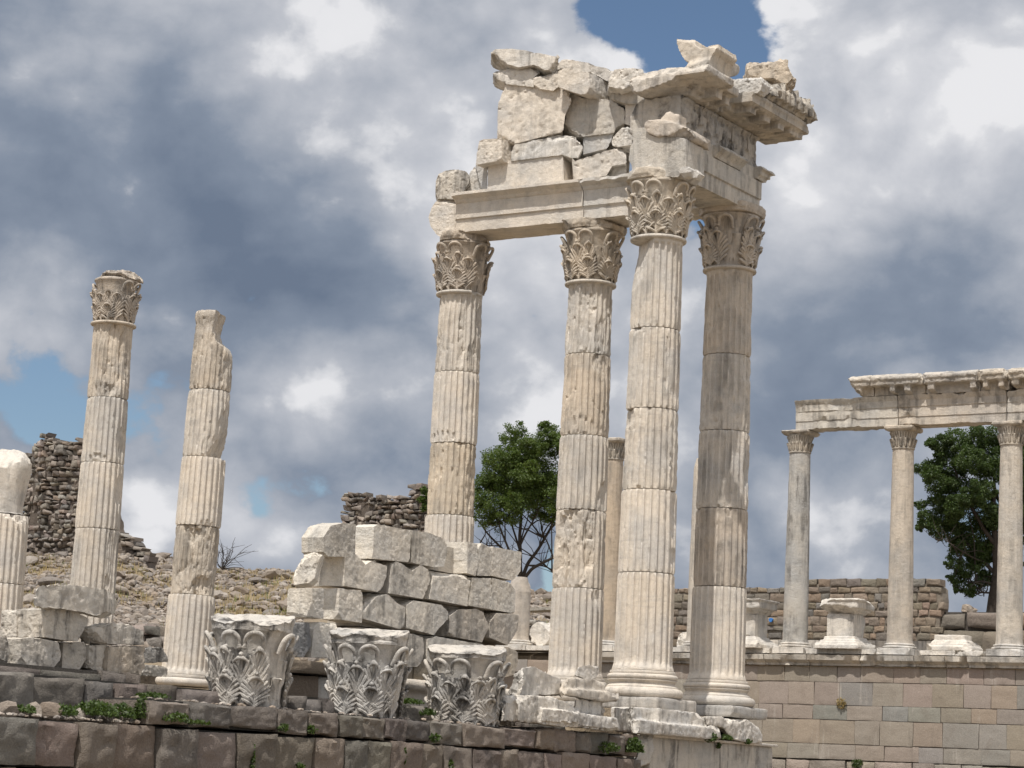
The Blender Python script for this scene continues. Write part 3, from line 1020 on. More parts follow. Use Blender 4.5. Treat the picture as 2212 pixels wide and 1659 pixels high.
column('fluted_column', 'free-standing fluted column whose top drum is split away to a narrow stump', SK, -13.17,
       [1459, 1286, 1138, 990, 845, 676],
       [dict(color=NEW, wear=0.03), dict(color=mc((0.58, 0.53, 0.46), 0.5), wear=0.9, shift=-0.02, breaks=[(0.2, 1215, 0.9, 0.9, 0.05), (0.5, 1270, 0.6, 0.25, 0.10), (-0.3, 1155, 0.5, 0.25, 0.08)]),
        dict(color=NEW, wear=0.10, breaks=[(1.2, 1010, 0.3, 0.35, 0.09), (0.3, 1135, 0.4, 0.1, 0.05)]),
        dict(color=OLD, wear=0.5, breaks=[(0.85, 930, 0.35, 0.5, 0.06), (0.3, 975, 0.5, 0.3, 0.05)], flats=[(1.15, [(993, 0.17), (965, 0.30), (925, 0.42), (890, 0.50), (845, 0.6)])]),
        dict(color=mc((0.62, 0.56, 0.48), 0.4), wear=0.9, flats=[(1.3, [(845, 0.46), (800, 0.46), (770, 0.45), (752, 0.30), (738, 0.10), (715, 0.02), (676, 0.10)])])],
       base=False, zfoot=-0.1, astragal=False, lean=0.019)
column('fluted_column', 'free-standing fluted column in front of the ruined tower still carrying its leafy capital', SK, -5*SF-0.24,
       [1445, 1295, 1144, 1002, 862, 701],
       [dict(color=NEW, wear=0.05, breaks=[(1.0, 1300, 0.3, 0.4, 0.06)]), dict(color=OLD, wear=0.22, breaks=[(0.75, 1200, 0.25, 0.8, 0.05), (0.7, 1280, 0.3, 0.4, 0.05)]),
        dict(color=NEW, wear=0.07, breaks=[(1.0, 1060, 0.3, 0.4, 0.05)]), dict(color=OLD, wear=0.5, breaks=[(-0.3, 995, 0.5, 0.12, 0.07), (0.9, 960, 0.4, 0.4, 0.05), (1.3, 880, 0.3, 0.3, 0.05)]),
        dict(color=mc((0.64, 0.58, 0.50), 0.35), wear=0.35, breaks=[(0.15, 790, 0.55, 0.95, 0.085), (0.75, 770, 0.35, 0.6, 0.05), (-0.3, 850, 0.6, 0.2, 0.06)])],
       cap=dict(color=mc((0.52, 0.47, 0.41), 0.65), sc=0.90, top='ragged', worn=[(0.3, 0.65)], scrolls=0.8, hs=0.96, chips=12), lean=0.005)
column('fluted_column', 'short fluted column stump carrying an upturned rough drum at the edge of the view', 0, -16.12,
       [1440, 1262, 1113],
       [dict(color=NEW, wear=0.04), dict(color=NEW, wear=0.15, breaks=[(0.7, 1113, 0.5, 0.2, 0.09), (0.2, 1113, 0.4, 0.12, 0.08)])], astragal=False)
V, F = lathe([(r*0.86, z*0.97) for r, z in [(0.46, 0.0), (0.43, 0.02), (0.44, 0.25), (0.50, 0.6), (0.585, 1.0), (0.61, 1.15), (0.57, 1.26), (0.44, 1.40), (0.25, 1.47)]], 72, 8, 0.02)
V = weather(V, F, 8, 1.0, 5, 0.10)
p = world(0, -16.12, z_at(0, -16.12, 1111))
tag(obj('column_drum', mkmesh('column_drum', V, F, M['marble'], None, 32), None, tuple(p), 0.0, mc(PALE, 0.35)), 'rough upturned marble drum with a flared top standing on the fluted stump', 'drum')

# ---- the inner architrave along the facade row
AP = [(2.45, 9.22), (2.45, 9.50), (2.405, 9.51), (2.405, 9.83), (2.37, 9.85), (2.34, 9.90), (2.24, 9.95), (2.20, 9.97), (2.20, 10.03), (3.30, 10.03), (3.37, 9.22)]
nj = on_k('c1', 1337, 1400, 2.45)[0]
ne = on_k('c1', 345, 1430, 2.45)[0]
beam('architrave_block', 'long smooth architrave beam with a moulded crown, broken off rough at its free end', 'beam', 'n', AP, ne, nj-0.008, mc(CREAM, 0.12, 1.02), nick=0.012,
     extra=[('k', PK('c1', [(360, 1362), (250, 1358), (190, 1365), (150, 1420), (125, 1500), (140, 1570), (190, 1640), (225, 1659), (360, 1610)], 2.46), 2.46, 3.3)])
AP2 = [(2.45, 9.24), (2.45, 9.46), (2.43, 9.49), (2.405, 9.51), (2.405, 9.83), (2.37, 9.85), (2.34, 9.90), (2.24, 9.95), (2.20, 9.97), (2.20, 10.03), (3.30, 10.03), (3.37, 9.22)]
beam('architrave_block', 'architrave beam with a chipped lower band reaching the corner behind the nearest capital', 'beam', 'n', AP2, nj+0.008, 0.35, mc(PALE, 0.30), nick=0.05)

# ---- rough backing of frieze and gable above it (all seen from inside)
BK = [
    ('bulging weathered stone sitting on the broken end of the long beam', [(180, 1200), (205, 1150), (260, 1122), (320, 1118), (420, 1140), (440, 1175), (440, 1230), (400, 1300), (345, 1322), (345, 1358), (195, 1355), (178, 1270)], 2.45, 3.05, mc((0.55, 0.52, 0.47), 0.6), 1.3, 8),
    ('small split stone wedged behind the bulging one at the beam end', [(430, 1180), (490, 1100), (503, 1180), (545, 1300), (400, 1312), (440, 1220)], 2.65, 3.2, mc(PALE, 0.45), 1.4, 6),
    ('narrow grey upright slab at the foot of the stone backing', [(495, 1090), (583, 1085), (580, 1290), (545, 1296), (510, 1180)], 2.5, 3.2, mc((0.52, 0.51, 0.49), 0.3), 0.7, 3),
    ('broad flat block lying on the beam crown, half of it pitted', [(585, 1080), (740, 1062), (905, 1040), (1172, 1015), (1182, 1216), (585, 1290)], 2.42, 3.3, mc(CREAM, 0.15, 1.02), 0.6, 4),
    ('pitted cubic block standing out at the stepped end of the backing', [(520, 905), (555, 890), (695, 880), (697, 1056), (490, 1092), (500, 1000)], 2.18, 2.95, mc(CREAM, 0.2), 0.9, 4),
    ('long jagged stone bedded between the broad block and the great slab', [(770, 1062), (770, 980), (800, 930), (880, 915), (1000, 880), (1140, 845), (1240, 850), (1320, 880), (1328, 960), (1290, 1034), (1235, 1034), (1170, 1012), (910, 1042)], 2.38, 3.2, mc(PALE, 0.3), 1.5, 9),
    ('great upright slab with a pale pitted face in the middle of the backing', [(670, 640), (690, 560), (720, 470), (760, 460), (950, 483), (990, 500), (1100, 515), (1105, 482), (1230, 500), (1240, 600), (1192, 700), (1175, 832), (1140, 840), (1000, 875), (850, 915), (790, 925), (660, 882)], 2.40, 3.0, mc(CREAM, 0.2), 1.6, 8),
    ('bulky undercut stone leaning against the great slab', [(1225, 512), (1330, 572), (1410, 570), (1570, 580), (1655, 635), (1658, 770), (1590, 800), (1570, 840), (1340, 872), (1250, 860), (1175, 832), (1195, 690)], 2.55, 3.3, mc((0.58, 0.55, 0.50), 0.4), 1.6, 10),
    ('smooth grey stone under the bulky undercut one', [(1338, 872), (1570, 842), (1552, 900), (1540, 960), (1440, 982), (1332, 1012), (1330, 900)], 2.6, 3.2, mc((0.56, 0.55, 0.53), 0.25), 0.8, 5),
    ('small faceted boulder wedged beside the narrow upright block', [(1545, 900), (1570, 840), (1605, 800), (1710, 785), (1712, 935), (1600, 952), (1560, 940)], 2.36, 3.0, mc(PALE, 0.3), 1.1, 8),
    ('wide stone with a torn front edge lying on the chipped beam', [(1245, 1035), (1270, 1060), (1440, 1002), (1550, 968), (1670, 950), (1672, 1080), (1560, 1100), (1510, 1180), (1260, 1210)], 2.36, 3.2, mc(CREAM, 0.25), 1.4, 8),
    ('low stone filling under the torn edged one on the chipped beam', [(1262, 1205), (1320, 1180), (1520, 1110), (1672, 1082), (1672, 1172), (1320, 1212)], 2.52, 3.2, mc((0.56, 0.53, 0.48), 0.4), 1.0, 4),
    ('narrow upright block with a clean face next to the corner pier', [(1660, 615), (1757, 622), (1757, 740), (1712, 745), (1706, 788), (1660, 772)], 2.55, 3.2, mc(CREAM, 0.1), 0.5, 3),
    ('long tilted roof slab jutting out over the stepped end, uppermost at the free side', [(612, 215), (650, 190), (740, 183), (860, 195), (1000, 220), (1165, 255), (1168, 272), (1118, 310), (1100, 352), (1030, 350), (950, 310), (830, 330), (760, 310), (630, 245)], 2.2, 3.1, mc(PALE, 0.45), 1.3, 9),
    ('tapering slab cantilevered under the tilted roof slab', [(627, 375), (650, 345), (740, 335), (880, 320), (950, 318), (1000, 360), (947, 410), (947, 482), (860, 475), (740, 460), (640, 412)], 2.35, 3.1, mc(PALE, 0.4), 1.2, 8),
    ('split lozenge of stone pinched between two slabs', [(945, 412), (1000, 390), (1100, 350), (1152, 355), (1147, 420), (1137, 482), (1100, 512), (1000, 500), (947, 462)], 2.3, 3.0, mc(CREAM, 0.25), 1.2, 8),
    ('square cut block with a pitted front face near the top of the backing', [(1140, 362), (1187, 335), (1380, 370), (1386, 532), (1310, 542), (1133, 482)], 2.15, 3.5, mc(CREAM, 0.2), 0.9, 3),
    ('flat top slab behind the square cut pitted block', [(1110, 332), (1130, 280), (1220, 268), (1375, 293), (1372, 310), (1580, 348), (1600, 380), (1535, 445), (1390, 375), (1190, 338), (1110, 350)], 2.7, 3.5, mc(CREAM, 0.25), 1.2, 7),
    ('hollow cut stone under the corner cornice slab', [(1540, 480), (1700, 500), (1757, 540), (1757, 612), (1662, 612), (1555, 575)], 2.45, 3.3, mc((0.56, 0.53, 0.48), 0.4), 0.9, 5),
    ('ragged top stone bridging to the corner cornice slab', [(1575, 350), (1665, 335), (1800, 345), (1800, 440), (1640, 500), (1530, 480), (1535, 420)], 2.1, 3.0, mc(PALE, 0.35), 1.6, 9),
]
for lab, pts, k0, k1, colr, rg, ch in BK:
    flat = any(w in lab for w in ('broad flat', 'cubic', 'square cut', 'narrow upright'))
    stone('marble_block', lab, 'block', [('k', PK('c1', pts, k0), k0, k1) if flat else ('kv', PK('c1', pts, k0), k0, 0.8)], colr, 'rough blocks backing the gable over the inner beam', vox=0.028, rough=rg, chips=max(1, ch-4), cdep=0.07)

for lab, pts in [('inner frieze block showing in the gaps above the long beam', [(600, 1275), (600, 1110), (790, 1010), (1000, 960), (1230, 960), (1235, 1200), (1000, 1235)]),
                 ('inner block showing in the gaps beside the undercut stone', [(1240, 1200), (1240, 880), (1200, 600), (1300, 560), (1740, 590), (1750, 790), (1700, 960), (1690, 1165)]),
                 ('inner block showing in the gaps behind the great upright slab', [(700, 860), (720, 500), (960, 470), (1240, 500), (1235, 880), (1000, 900)]),
                 ('inner block showing in the gaps under the flat top slabs', [(900, 480), (960, 380), (1120, 320), (1560, 400), (1800, 470), (1810, 650), (1640, 640), (1300, 560)])]:
    stone('marble_block', lab, 'block', [('kv', PK('c1', pts, 3.02), 3.02, 0.28)], mc((0.54, 0.51, 0.46), 0.4), 'rough blocks backing the gable over the inner beam', vox=0.04, rough=0.8, chips=1, cdep=0.04)

# ---- the flank entablature between the two right-hand columns
FA = [(-0.42, 9.2), (0.42, 9.2), (0.42, 9.50), (0.458, 9.52), (0.458, 9.86), (0.42, 9.88), (0.42, 10.12), (-0.42, 10.12)]
kc0, kc1 = on_n('d6', 945, 1240, 0.6)[0], on_n('d6', 1205, 1350, 0.6)[0]
CR = [(-0.3, 9.88), (0.47, 9.88), (0.49, 9.93), (0.57, 9.99), (0.62, 10.03), (0.64, 10.06), (0.64, 10.125), (-0.3, 10.125)]
beam('architrave_block', 'side architrave on the two right-hand columns, near end shattered, crown partly lost', 'beam', 'k', FA, -0.38, 3.32, mc((0.58, 0.56, 0.52), 0.45), nick=0.02, seed=77, extra=[
    ('k', CR, kc0, kc1),
    box(-0.3, 0.50, 3.0, 3.41, 9.88, 9.96), box(-0.3, 0.57, 3.0, 3.48, 9.95, 10.05), box(-0.3, 0.65, 3.0, 3.56, 10.04, 10.125),
    ('k', PK('d6', [(215, 1060), (300, 1095), (490, 1090), (600, 1120), (600, 1400), (520, 1500), (250, 1490), (215, 1270)], -0.42), -0.42, 0.3),
    ('k', PK('d6', [(30, 1330), (40, 1200), (80, 1140), (150, 1110), (225, 1120), (225, 1380), (90, 1450)], -0.25), -0.25, 0.4),
    ('k', PK('d6', [(65, 930), (130, 920), (150, 980), (225, 1060), (225, 1130), (65, 1140)], 0.0), 0.0, 0.5),
    ('k', PK('d6', [(0, 1560), (40, 1440), (150, 1390), (250, 1380), (250, 1485), (60, 1545)], -0.45), -0.45, 0.3)])
stone('cornice_fragment', 'lip shaped chunk of crown moulding overhanging the shattered end of the side architrave', 'fragment',
      [('k', PK('d6', [(180, 985), (210, 935), (330, 925), (500, 960), (610, 1010), (640, 1070), (600, 1110), (490, 1092), (300, 1097), (215, 1062)], -0.50), -0.50, 0.55),
       ('k', PK('d6', [(340, 925), (430, 835), (450, 870), (530, 875), (530, 960), (480, 965)], -0.3), -0.3, 0.0)],
      mc((0.58, 0.53, 0.47), 0.55), vox=0.028, rough=0.9, chips=5, cdep=0.08)
stone('marble_fragment', 'two small broken lumps lying on the rim of the nearest capital', 'fragment',
      [('k', PK('d6', [(520, 1440), (560, 1395), (620, 1390), (660, 1420), (645, 1470), (560, 1490)], -0.58), -0.58, -0.3), ('k', PK('d6', [(640, 1465), (660, 1425), (700, 1420), (730, 1460), (700, 1515), (650, 1500)], -0.50), -0.50, -0.25)],
      mc(PALE, 0.2), vox=0.02, rough=0.6, chips=5, cdep=0.05)
zf0 = 10.13
zf1 = 10.80
stone('frieze_block', 'frieze course with worn vertical carving above the side architrave', 'frieze block',
      [box(-0.74, 0.36, 0.03, 3.26, zf0, zf1-0.05), box(-0.70, 0.40, 0.02, 3.3, zf1-0.07, zf1), box(-0.5, 0.39, 0.02, 3.29, zf0, zf0+0.06)]
      + [box(0.30, 0.40+0.02*(i % 2), 0.16+i*0.112, 0.225+i*0.112, zf0+0.10+0.07*(i % 3), zf1-0.10-0.06*((i+1) % 3)) for i in range(27)] + [box(0.30, 0.43, 0.15+i*0.336, 0.30+i*0.336, zf0+0.28, zf0+0.42) for i in range(9)],
      mc((0.50, 0.48, 0.45), 0.85), vox=0.024, rough=1.0, chips=5, cdep=0.08, carve=0.05)
# near part of the cornice
stone('cornice_block', 'long torn cornice slab laid over the near end of the frieze', 'cornice block', [
    ('k', PK('d6', [(0, 600), (0, 500), (130, 440), (300, 400), (480, 385), (720, 365), (800, 370), (800, 450), (690, 480), (500, 500), (470, 540), (340, 590), (140, 662), (60, 655)], -0.42), -0.42, 0.75),
    box(-0.6, 0.95, 0.3, 1.25, zf1+0.20, zf1+0.37), box(-0.5, 0.50, 0.10, 1.35, zf1, zf1+0.12), box(-0.4, 0.85, 0.50, 0.78, zf1+0.02, zf1+0.22),
    box(-0.4, 0.80, 1.0, 1.2, zf1+0.02, zf1+0.22), box(-0.4, 0.62, 0.2, 1.3, zf1+0.10, zf1+0.22)],
    mc((0.60, 0.565, 0.515), 0.5), vox=0.028, rough=1.1, chips=4, cdep=0.10, seed=31)
stone('sima_block', 'sloping gutter stone with a notched top perched on the torn cornice slab', 'gutter stone', [
    ('k', PK('d6', [(495, 122), (545, 130), (670, 128), (690, 200), (740, 222), (800, 220), (840, 180), (890, 165), (905, 230), (860, 290), (840, 352), (720, 360), (600, 362), (570, 330), (510, 222)], 0.05), 0.05, 0.9),
    ('n', PN('d6', [(860, 300), (900, 220), (960, 340), (1000, 350), (1075, 360), (1130, 400), (1135, 460), (1100, 500), (950, 530), (870, 500), (800, 450), (800, 370)], 0.95), 0.50, 0.95)],
    mc((0.60, 0.55, 0.48), 0.4), vox=0.026, rough=0.7, chips=3, cdep=0.07, carve=0.02)
# corner of the cornice
zc = zf1+0.13
P_ = 1.12
stone('cornice_block', 'corner cornice with deep brackets under its overhanging shelf', 'cornice block', [
    box(-0.55, P_, 1.45, SK+P_, zc+0.03, zc+0.23), box(-0.55, 0.50, 1.4, SK+0.50, zf1, zc-0.02), box(-0.55, 0.60, 1.42, SK+0.60, zc-0.06, zc+0.05)]
    + [box(0.4, 1.0, 1.62+i*0.62, 1.90+i*0.62, zc-0.12, zc+0.05) for i in range(4)]
    + [box(0.42, 1.03, SK+0.42, SK+1.0, zc-0.10, zc+0.05)]
    + [box(-0.42+i*0.62, -0.14+i*0.62, SK+0.4, SK+1.0, zc-0.12, zc+0.05) for i in range(2)]
    + [box(0.40, 0.66, 1.46+i*0.11, 1.52+i*0.11, zc-0.10, zc-0.02) for i in range(18)]
    + [box(0.9, 1.06, 1.50+i*0.13, 1.57+i*0.13, zc-0.005, zc+0.05) for i in range(18)]
    + [box(P_-0.05, P_+0.03, 1.45, SK+P_+0.03, zc+0.16, zc+0.235)],
    mc((0.56, 0.52, 0.46), 0.5), vox=0.026, rough=0.55, chips=4, cdep=0.09)
sim = [('k', [(0.2, zc+0.235), (P_+0.02, zc+0.235), (P_+0.07, zc+0.30), (P_+0.16, zc+0.46), (P_+0.15, zc+0.52), (0.2, zc+0.50)], 2.05, SK+P_+0.12)]
sim += [('n', [(2.1+i*0.19, zc+0.47), (2.19+i*0.19, zc+0.62+0.05*(i % 3)), (2.26+i*0.19, zc+0.47)], P_-0.05, P_+0.17) for i in range(10)]
sim += [box(P_+0.02, P_+0.20, 2.12+i*0.26, 2.26+i*0.26, zc+0.30, zc+0.50) for i in range(8)]
stone('sima_block', 'carved gutter course with palmettes along the corner cornice', 'gutter stone', sim, mc((0.52, 0.48, 0.42), 0.75), vox=0.026, rough=0.9, chips=4, cdep=0.08, carve=0.035)
stone('sima_block', 'broken back of the carved gutter course, torn edge towards the notched stone', 'gutter stone',
      [('k', PK('d6', [(945, 562), (1000, 530), (1180, 500), (1330, 510), (1352, 570), (1330, 640), (1300, 668), (1120, 670), (970, 695)], 1.5), 1.5, 2.04)], mc(PALE, 0.45), vox=0.03, rough=1.5, chips=8, cdep=0.12)
stone('plinth_block', 'plain cut plinth block on the corner cornice beneath the broken ornament', 'plinth', [box(-0.15, 0.80, 2.55, 3.55, zc+0.45, zc+0.80)],
      mc(CREAM, 0.1), vox=0.03, rough=0.4, chips=3, cdep=0.07)
stone('roof_ornament', 'broken ribbed gable ornament crowning the temple corner', 'ornament',
      [('kv', PK('d6', [(1200, 430), (1210, 340), (1300, 335), (1330, 350), (1500, 350), (1530, 310), (1560, 330), (1605, 345), (1600, 400), (1640, 480), (1690, 560), (1680, 620), (1640, 640), (1560, 580), (1460, 520), (1330, 520), (1220, 490)], 2.75), 2.75, 0.7)],
      mc((0.60, 0.53, 0.44), 0.4), vox=0.03, rough=1.3, chips=6, cdep=0.10, carve=0.03)

# ---- podium edge under the two right-hand columns
stone('podium_crown_block', 'fractured podium crown with carved drops beneath the nearest column base', 'crown block', [
    ('nv', PN('d4', [(830, 1180), (940, 1162), (1080, 1195), (1500, 1232), (1600, 1178), (1628, 1338), (1480, 1340), (1200, 1310), (850, 1287)], 1.1), 1.1, 0.7),
    ('nv', PN('d4', [(815, 1050), (905, 1062), (930, 1165), (835, 1185)], 1.0), 1.0, 0.6),
    ('n', PN('d4', [(1070, 1068), (1440, 1110), (1488, 1120), (1490, 1215), (1070, 1190)], 0.92), 0.45, 0.92),
    ('nv', PN('d4', [(690, 1060), (850, 1060), (860, 1292), (690, 1268)], 0.72), 0.72, 0.5),
    ('n', PN('d4', [(905, 1062), (1075, 1075), (1075, 1190), (905, 1180)], 0.70), 0.1, 0.70)], mc(PALE, 0.5), vox=0.024, rough=1.0, chips=5, cdep=0.09, carve=0.0)
stone('podium_crown_block', 'jumble of broken podium crown under the cracked base at the white wall corner', 'crown block', [
    ('nv', PN('d4', [(1490, 1142), (1640, 1142), (1690, 1202), (1740, 1162), (1800, 1192), (1850, 1165), (1960, 1242), (1995, 1322), (1990, 1372), (1900, 1382), (1720, 1345), (1640, 1238), (1500, 1210)], 1.0), 1.0, 0.7),
    ('n', PN('d4', [(1500, 1150), (1900, 1180), (1900, 1300), (1600, 1260)], 0.70), 0.1, 0.70)], mc(PALE, 0.5), vox=0.024, rough=1.3, chips=6, cdep=0.12, carve=0.0)
stone('podium_crown_block', 'white broken crown block next to the fallen capitals, resting on the dark wall', 'crown block', [
    ('nv', PN('c6', [(130, 1215), (255, 1208), (268, 1372), (130, 1364)], 0.92), 0.92, 0.5),
    ('nv', PN('c6', [(262, 1208), (460, 1216), (515, 1228), (515, 1300), (430, 1296), (408, 1386), (272, 1370)], 1.02), 1.02, 0.6),
    ('nv', PN('c6', [(420, 1288), (565, 1300), (640, 1322), (652, 1402), (600, 1408), (405, 1386)], 1.18), 1.18, 0.5),
    ('nv', PN('c6', [(505, 1232), (562, 1250), (645, 1302), (600, 1330), (505, 1300)], 0.92), 0.92, 0.5),
    ('nv', PN('c6', [(622, 1240), (782, 1244), (782, 1330), (700, 1340), (622, 1310)], 0.82), 0.82, 0.6),
    ('nv', PN('c6', [(638, 1312), (720, 1330), (880, 1350), (890, 1420), (830, 1428), (638, 1404)], 1.14), 1.14, 0.5)], mc(PALE, 0.6), vox=0.024, rough=1.3, chips=6, cdep=0.12, carve=0.0)
stone('base_fragment', 'large wedge of a broken column base with a ridged roll, lying by the scarred column', 'fragment',
      [('nv', PN('c6', [(200, 1200), (212, 1112), (250, 1070), (300, 1040), (370, 1034), (440, 1075), (530, 1108), (530, 1200), (350, 1210)], 0.75), 0.75, 0.7)], mc(PALE, 0.35), vox=0.032, rough=1.5, chips=7, cdep=0.14)
stone('base_fragment', 'square plinth fragment with a scaly carved roll in front of the scarred column', 'fragment', [
    ('nv', PN('c6', [(525, 1165), (540, 1122), (585, 1100), (750, 1112), (810, 1142), (802, 1182), (640, 1180)], 0.85), 0.85, 0.6),
    ('nv', PN('c6', [(525, 1165), (650, 1168), (895, 1195), (892, 1237), (800, 1252), (660, 1227), (530, 1197)], 0.95), 0.95, 0.7)], mc((0.60, 0.56, 0.50), 0.45), vox=0.03, rough=1.0, chips=6, cdep=0.10, carve=0.02)
stone('marble_fragment', 'small pointed chip of marble balanced on the scaly base fragment', 'fragment',
      [('nv', PN('c6', [(620, 1082), (640, 1035), (690, 1025), (765, 1030), (765, 1070), (745, 1105), (690, 1108)], 0.7), 0.7, 0.3)], mc(PALE, 0.3), vox=0.022, rough=0.9, chips=7, cdep=0.08)

# white restored podium face
rt = root_at('podium_wall', 0.5, 1.0, -3.7)
tag(rt, 'smooth white restored podium wall under the corner columns, streaked with grey', 'wall')
pw = (0.5, 1.0, -3.7)
V, F = remesh([box(0.3, 0.86, on_n('d4', 1000, 1450, 0.86)[0], 3.70, -3.7, -1.19)], 0.06)
V = weather(V, F, 5, 0.35, 1, 0.03)
place('dado', V, F, M['marble'], mc((0.56, 0.535, 0.49), 0.65), None, 35, rt, pw)
V, F = remesh([box(0.3, 0.93, on_n('d4', 1020, 1310, 0.9)[0], 3.76, -1.20, -1.15)], 0.02)
V = weather(V, F, 6, 0.3, 2, 0.03)
place('moulding', V, F, M['marble'], mc(CREAM, 0.2), None, 35, rt, pw)
V, F = remesh([('nv', PN('d4', [(885, 1295), (1020, 1300), (1030, 1420), (985, 1560), (880, 1600), (900, 1560), (800, 1597), (880, 1500), (905, 1400)], 0.95), 0.95, 0.5)], 0.035)
V = weather(V, F, 16, 1.3, 6, 0.12)
place('broken_end', V, F, M['marble'], mc((0.60, 0.58, 0.54), 0.4), None, 35, rt, pw)

# ---- dark core walls below
DK = ((0.19, 0.168, 0.147), (0.21, 0.18, 0.155), (0.175, 0.16, 0.145), (0.22, 0.185, 0.16), (0.20, 0.178, 0.153))
DP = ((0.205, 0.176, 0.150), (0.222, 0.182, 0.152), (0.185, 0.166, 0.146), (0.212, 0.186, 0.155), (0.178, 0.162, 0.145), (0.232, 0.192, 0.160))
rt = root_at('dark_stone_wall', 1.0, -9, -3.7)
tag(rt, 'long dark andesite core wall of big squared stones along the bottom of the scene', 'wall')
pw = (1.0, -9, -3.7)
crs = [('stone_course', [(-2.16, -1.575, -21.0, -1.75, 0.5, 0.95)], 1.03, 0.05, 41, DP, 10), ('stone_course', [(-2.72, -2.17, -21.0, -1.75, 0.5, 0.9)], 1.06, 0.05, 42, DP, 8),
       ('stone_course', [(-3.7, -2.74, -21.0, -1.75, 0.7, 1.1)], 1.05, 0.05, 43, DP, 5), ('stone_course', [(-1.56, -1.225, -14.65, -5.2, 0.55, 1.15)], 1.0, 0.04, 44, DK, 12),
       ('stone_course', [(-1.56, -1.19, -5.2, -1.75, 0.5, 0.85)], 0.96, 0.04, 45, DP, 10)]
for nm, rows, nn, pr, sd, pal, gr in crs:
    V, F, T = wall_n(nn, masonry(rows, sd, 1.0 if rows[0][1] > -1.5 else 1.3, gr, pr, 0.03, 0.010, 0.025, pal, 0.20, 0.036, 0.10, mortar=(0.05, 0.047, 0.043), round_=11.0))
    place(nm, V, F, M['andesite'], None, T, 40, rt, pw)
rt = root_at('dark_stone_ledge', 0.1, -12, -1.56)
tag(rt, 'upper row of dark squared stones stepping back behind the weeds and fallen capitals', 'wall')
V, F, T = wall_n(0.12, masonry([(-1.56, -1.0, -21.5, -10.2, 0.55, 1.0)], 46, 1.6, 12, 0.05, 0.05, 0.012, 0.035, DK, 0.2, 0.028, 0.1, mortar=(0.05, 0.047, 0.043), round_=7.0))
place('stone_course', V, F, M['andesite'], None, T, 40, rt, (0.1, -12, -1.56))
V, F, T = wall_n(0.0, masonry([(-1.56, -0.97, -10.2, -2.6, 0.45, 0.9)], 47, 1.4, 12, 0.06, 0.07, 0.015, 0.05, DK, 0.22, 0.035, 0.1, mortar=(0.05, 0.047, 0.043), round_=6.0))
place('stone_course', V, F, M['andesite'], None, T, 40, rt, (0.1, -12, -1.56))
# the platform the temple stands on
V, F = remesh([box(-18.5, 0.0, -22.0, 3.4, -3.7, -1.12), box(-18.5, -1.75, -1.0, 3.6, -1.2, -0.72), box(-18.0, -11.5, 2.0, 3.6, -0.9, -0.46), box(-0.9, 0.3, -2.4, 3.3, -3.7, -1.05), box(-1.8, 0.3, -1.0, 3.2, -1.2, -0.71)], 0.12)
V = weather(V, F, 9, 0.8, 0, 0)
o = place('temple_platform', V, F, M['earth'])
tag(o, kind='structure')

# ================================================================== FALLEN CAPITALS ON THE DARK WALL
def fallen(label, crop, x, y, n, rz, color, sx, sz, seed, worn, missing, tilt=(0, 0), slope=0.2, side=0.0, chips=10):
    k, z = on_n(crop, x, y, n)
    p = world(k, n, -1.235)
    root = empty('fallen_capital', p, 0.0)
    tag(root, label, 'capital', 'fallen corinthian capitals set upright along the dark wall')
    face = math.atan2(-p[1], -p[0])
    rot = -TH+rz

    def cut(V):
        d = face-rot
        t = V[:, 0]*math.cos(d)+V[:, 1]*math.sin(d)
        s = -V[:, 0]*math.sin(d)+V[:, 1]*math.cos(d)
        return np.clip(1.20-slope*t+side*s+0.10*fbm(V*3.2+seed, 4, seed), 1.06, 1.30)
    capital(root, (0, 0, 0), rot, color, seed, worn, missing, 'abacus', face=face, scrolls=1.0, cut=cut, chips=chips, cdep=0.10, ab=0.9)
    root.scale = (sx, sx, sz)
    root.rotation_euler = (tilt[0], tilt[1], 0)
    return root


CAPC = mc((0.60, 0.58, 0.545), 0.8)
fallen('fallen acanthus capital by the stump of the split column, its right leaves rubbed flat', 'c4', 1535, 1225, 0.30, 0.45, CAPC, 0.98, 1.06, 11, [(0.35, 1.7)], [(0.25, 0.9)], slope=0.22, side=0.03)
fallen('middle fallen acanthus capital in front of the block stack, thick rounded top', 'c5', 560, 1270, 0.32, 0.35, CAPC, 1.0, 1.07, 22, [(0.9, 1.3)], [], slope=0.16)
fallen('fallen acanthus capital nearest the broken crown block, crisp deep leaves', 'c5', 1175, 1325, 0.34, 0.12, CAPC, 1.04, 1.03, 35, [(0.35, 0.6)], [], slope=0.26)

# ================================================================== STACKED MARBLE BLOCKS
NS = -1.0
STACK = []


def block(label, crop, quad, n, depth, color, group, left=0.0, rough=0.7, chips=5, cdep=0.10, vox=0.036, name='marble_block', cat='block', round_=0):
    """QUAD: the outline of the face turned to the right, in survey marks; LEFT: how far the block runs on to its left end face"""
    pts = PN(crop, quad, n)
    return stone(name, label, cat, [('n', pts, n-depth, n)], color, group, vox, rough, chips, cdep)


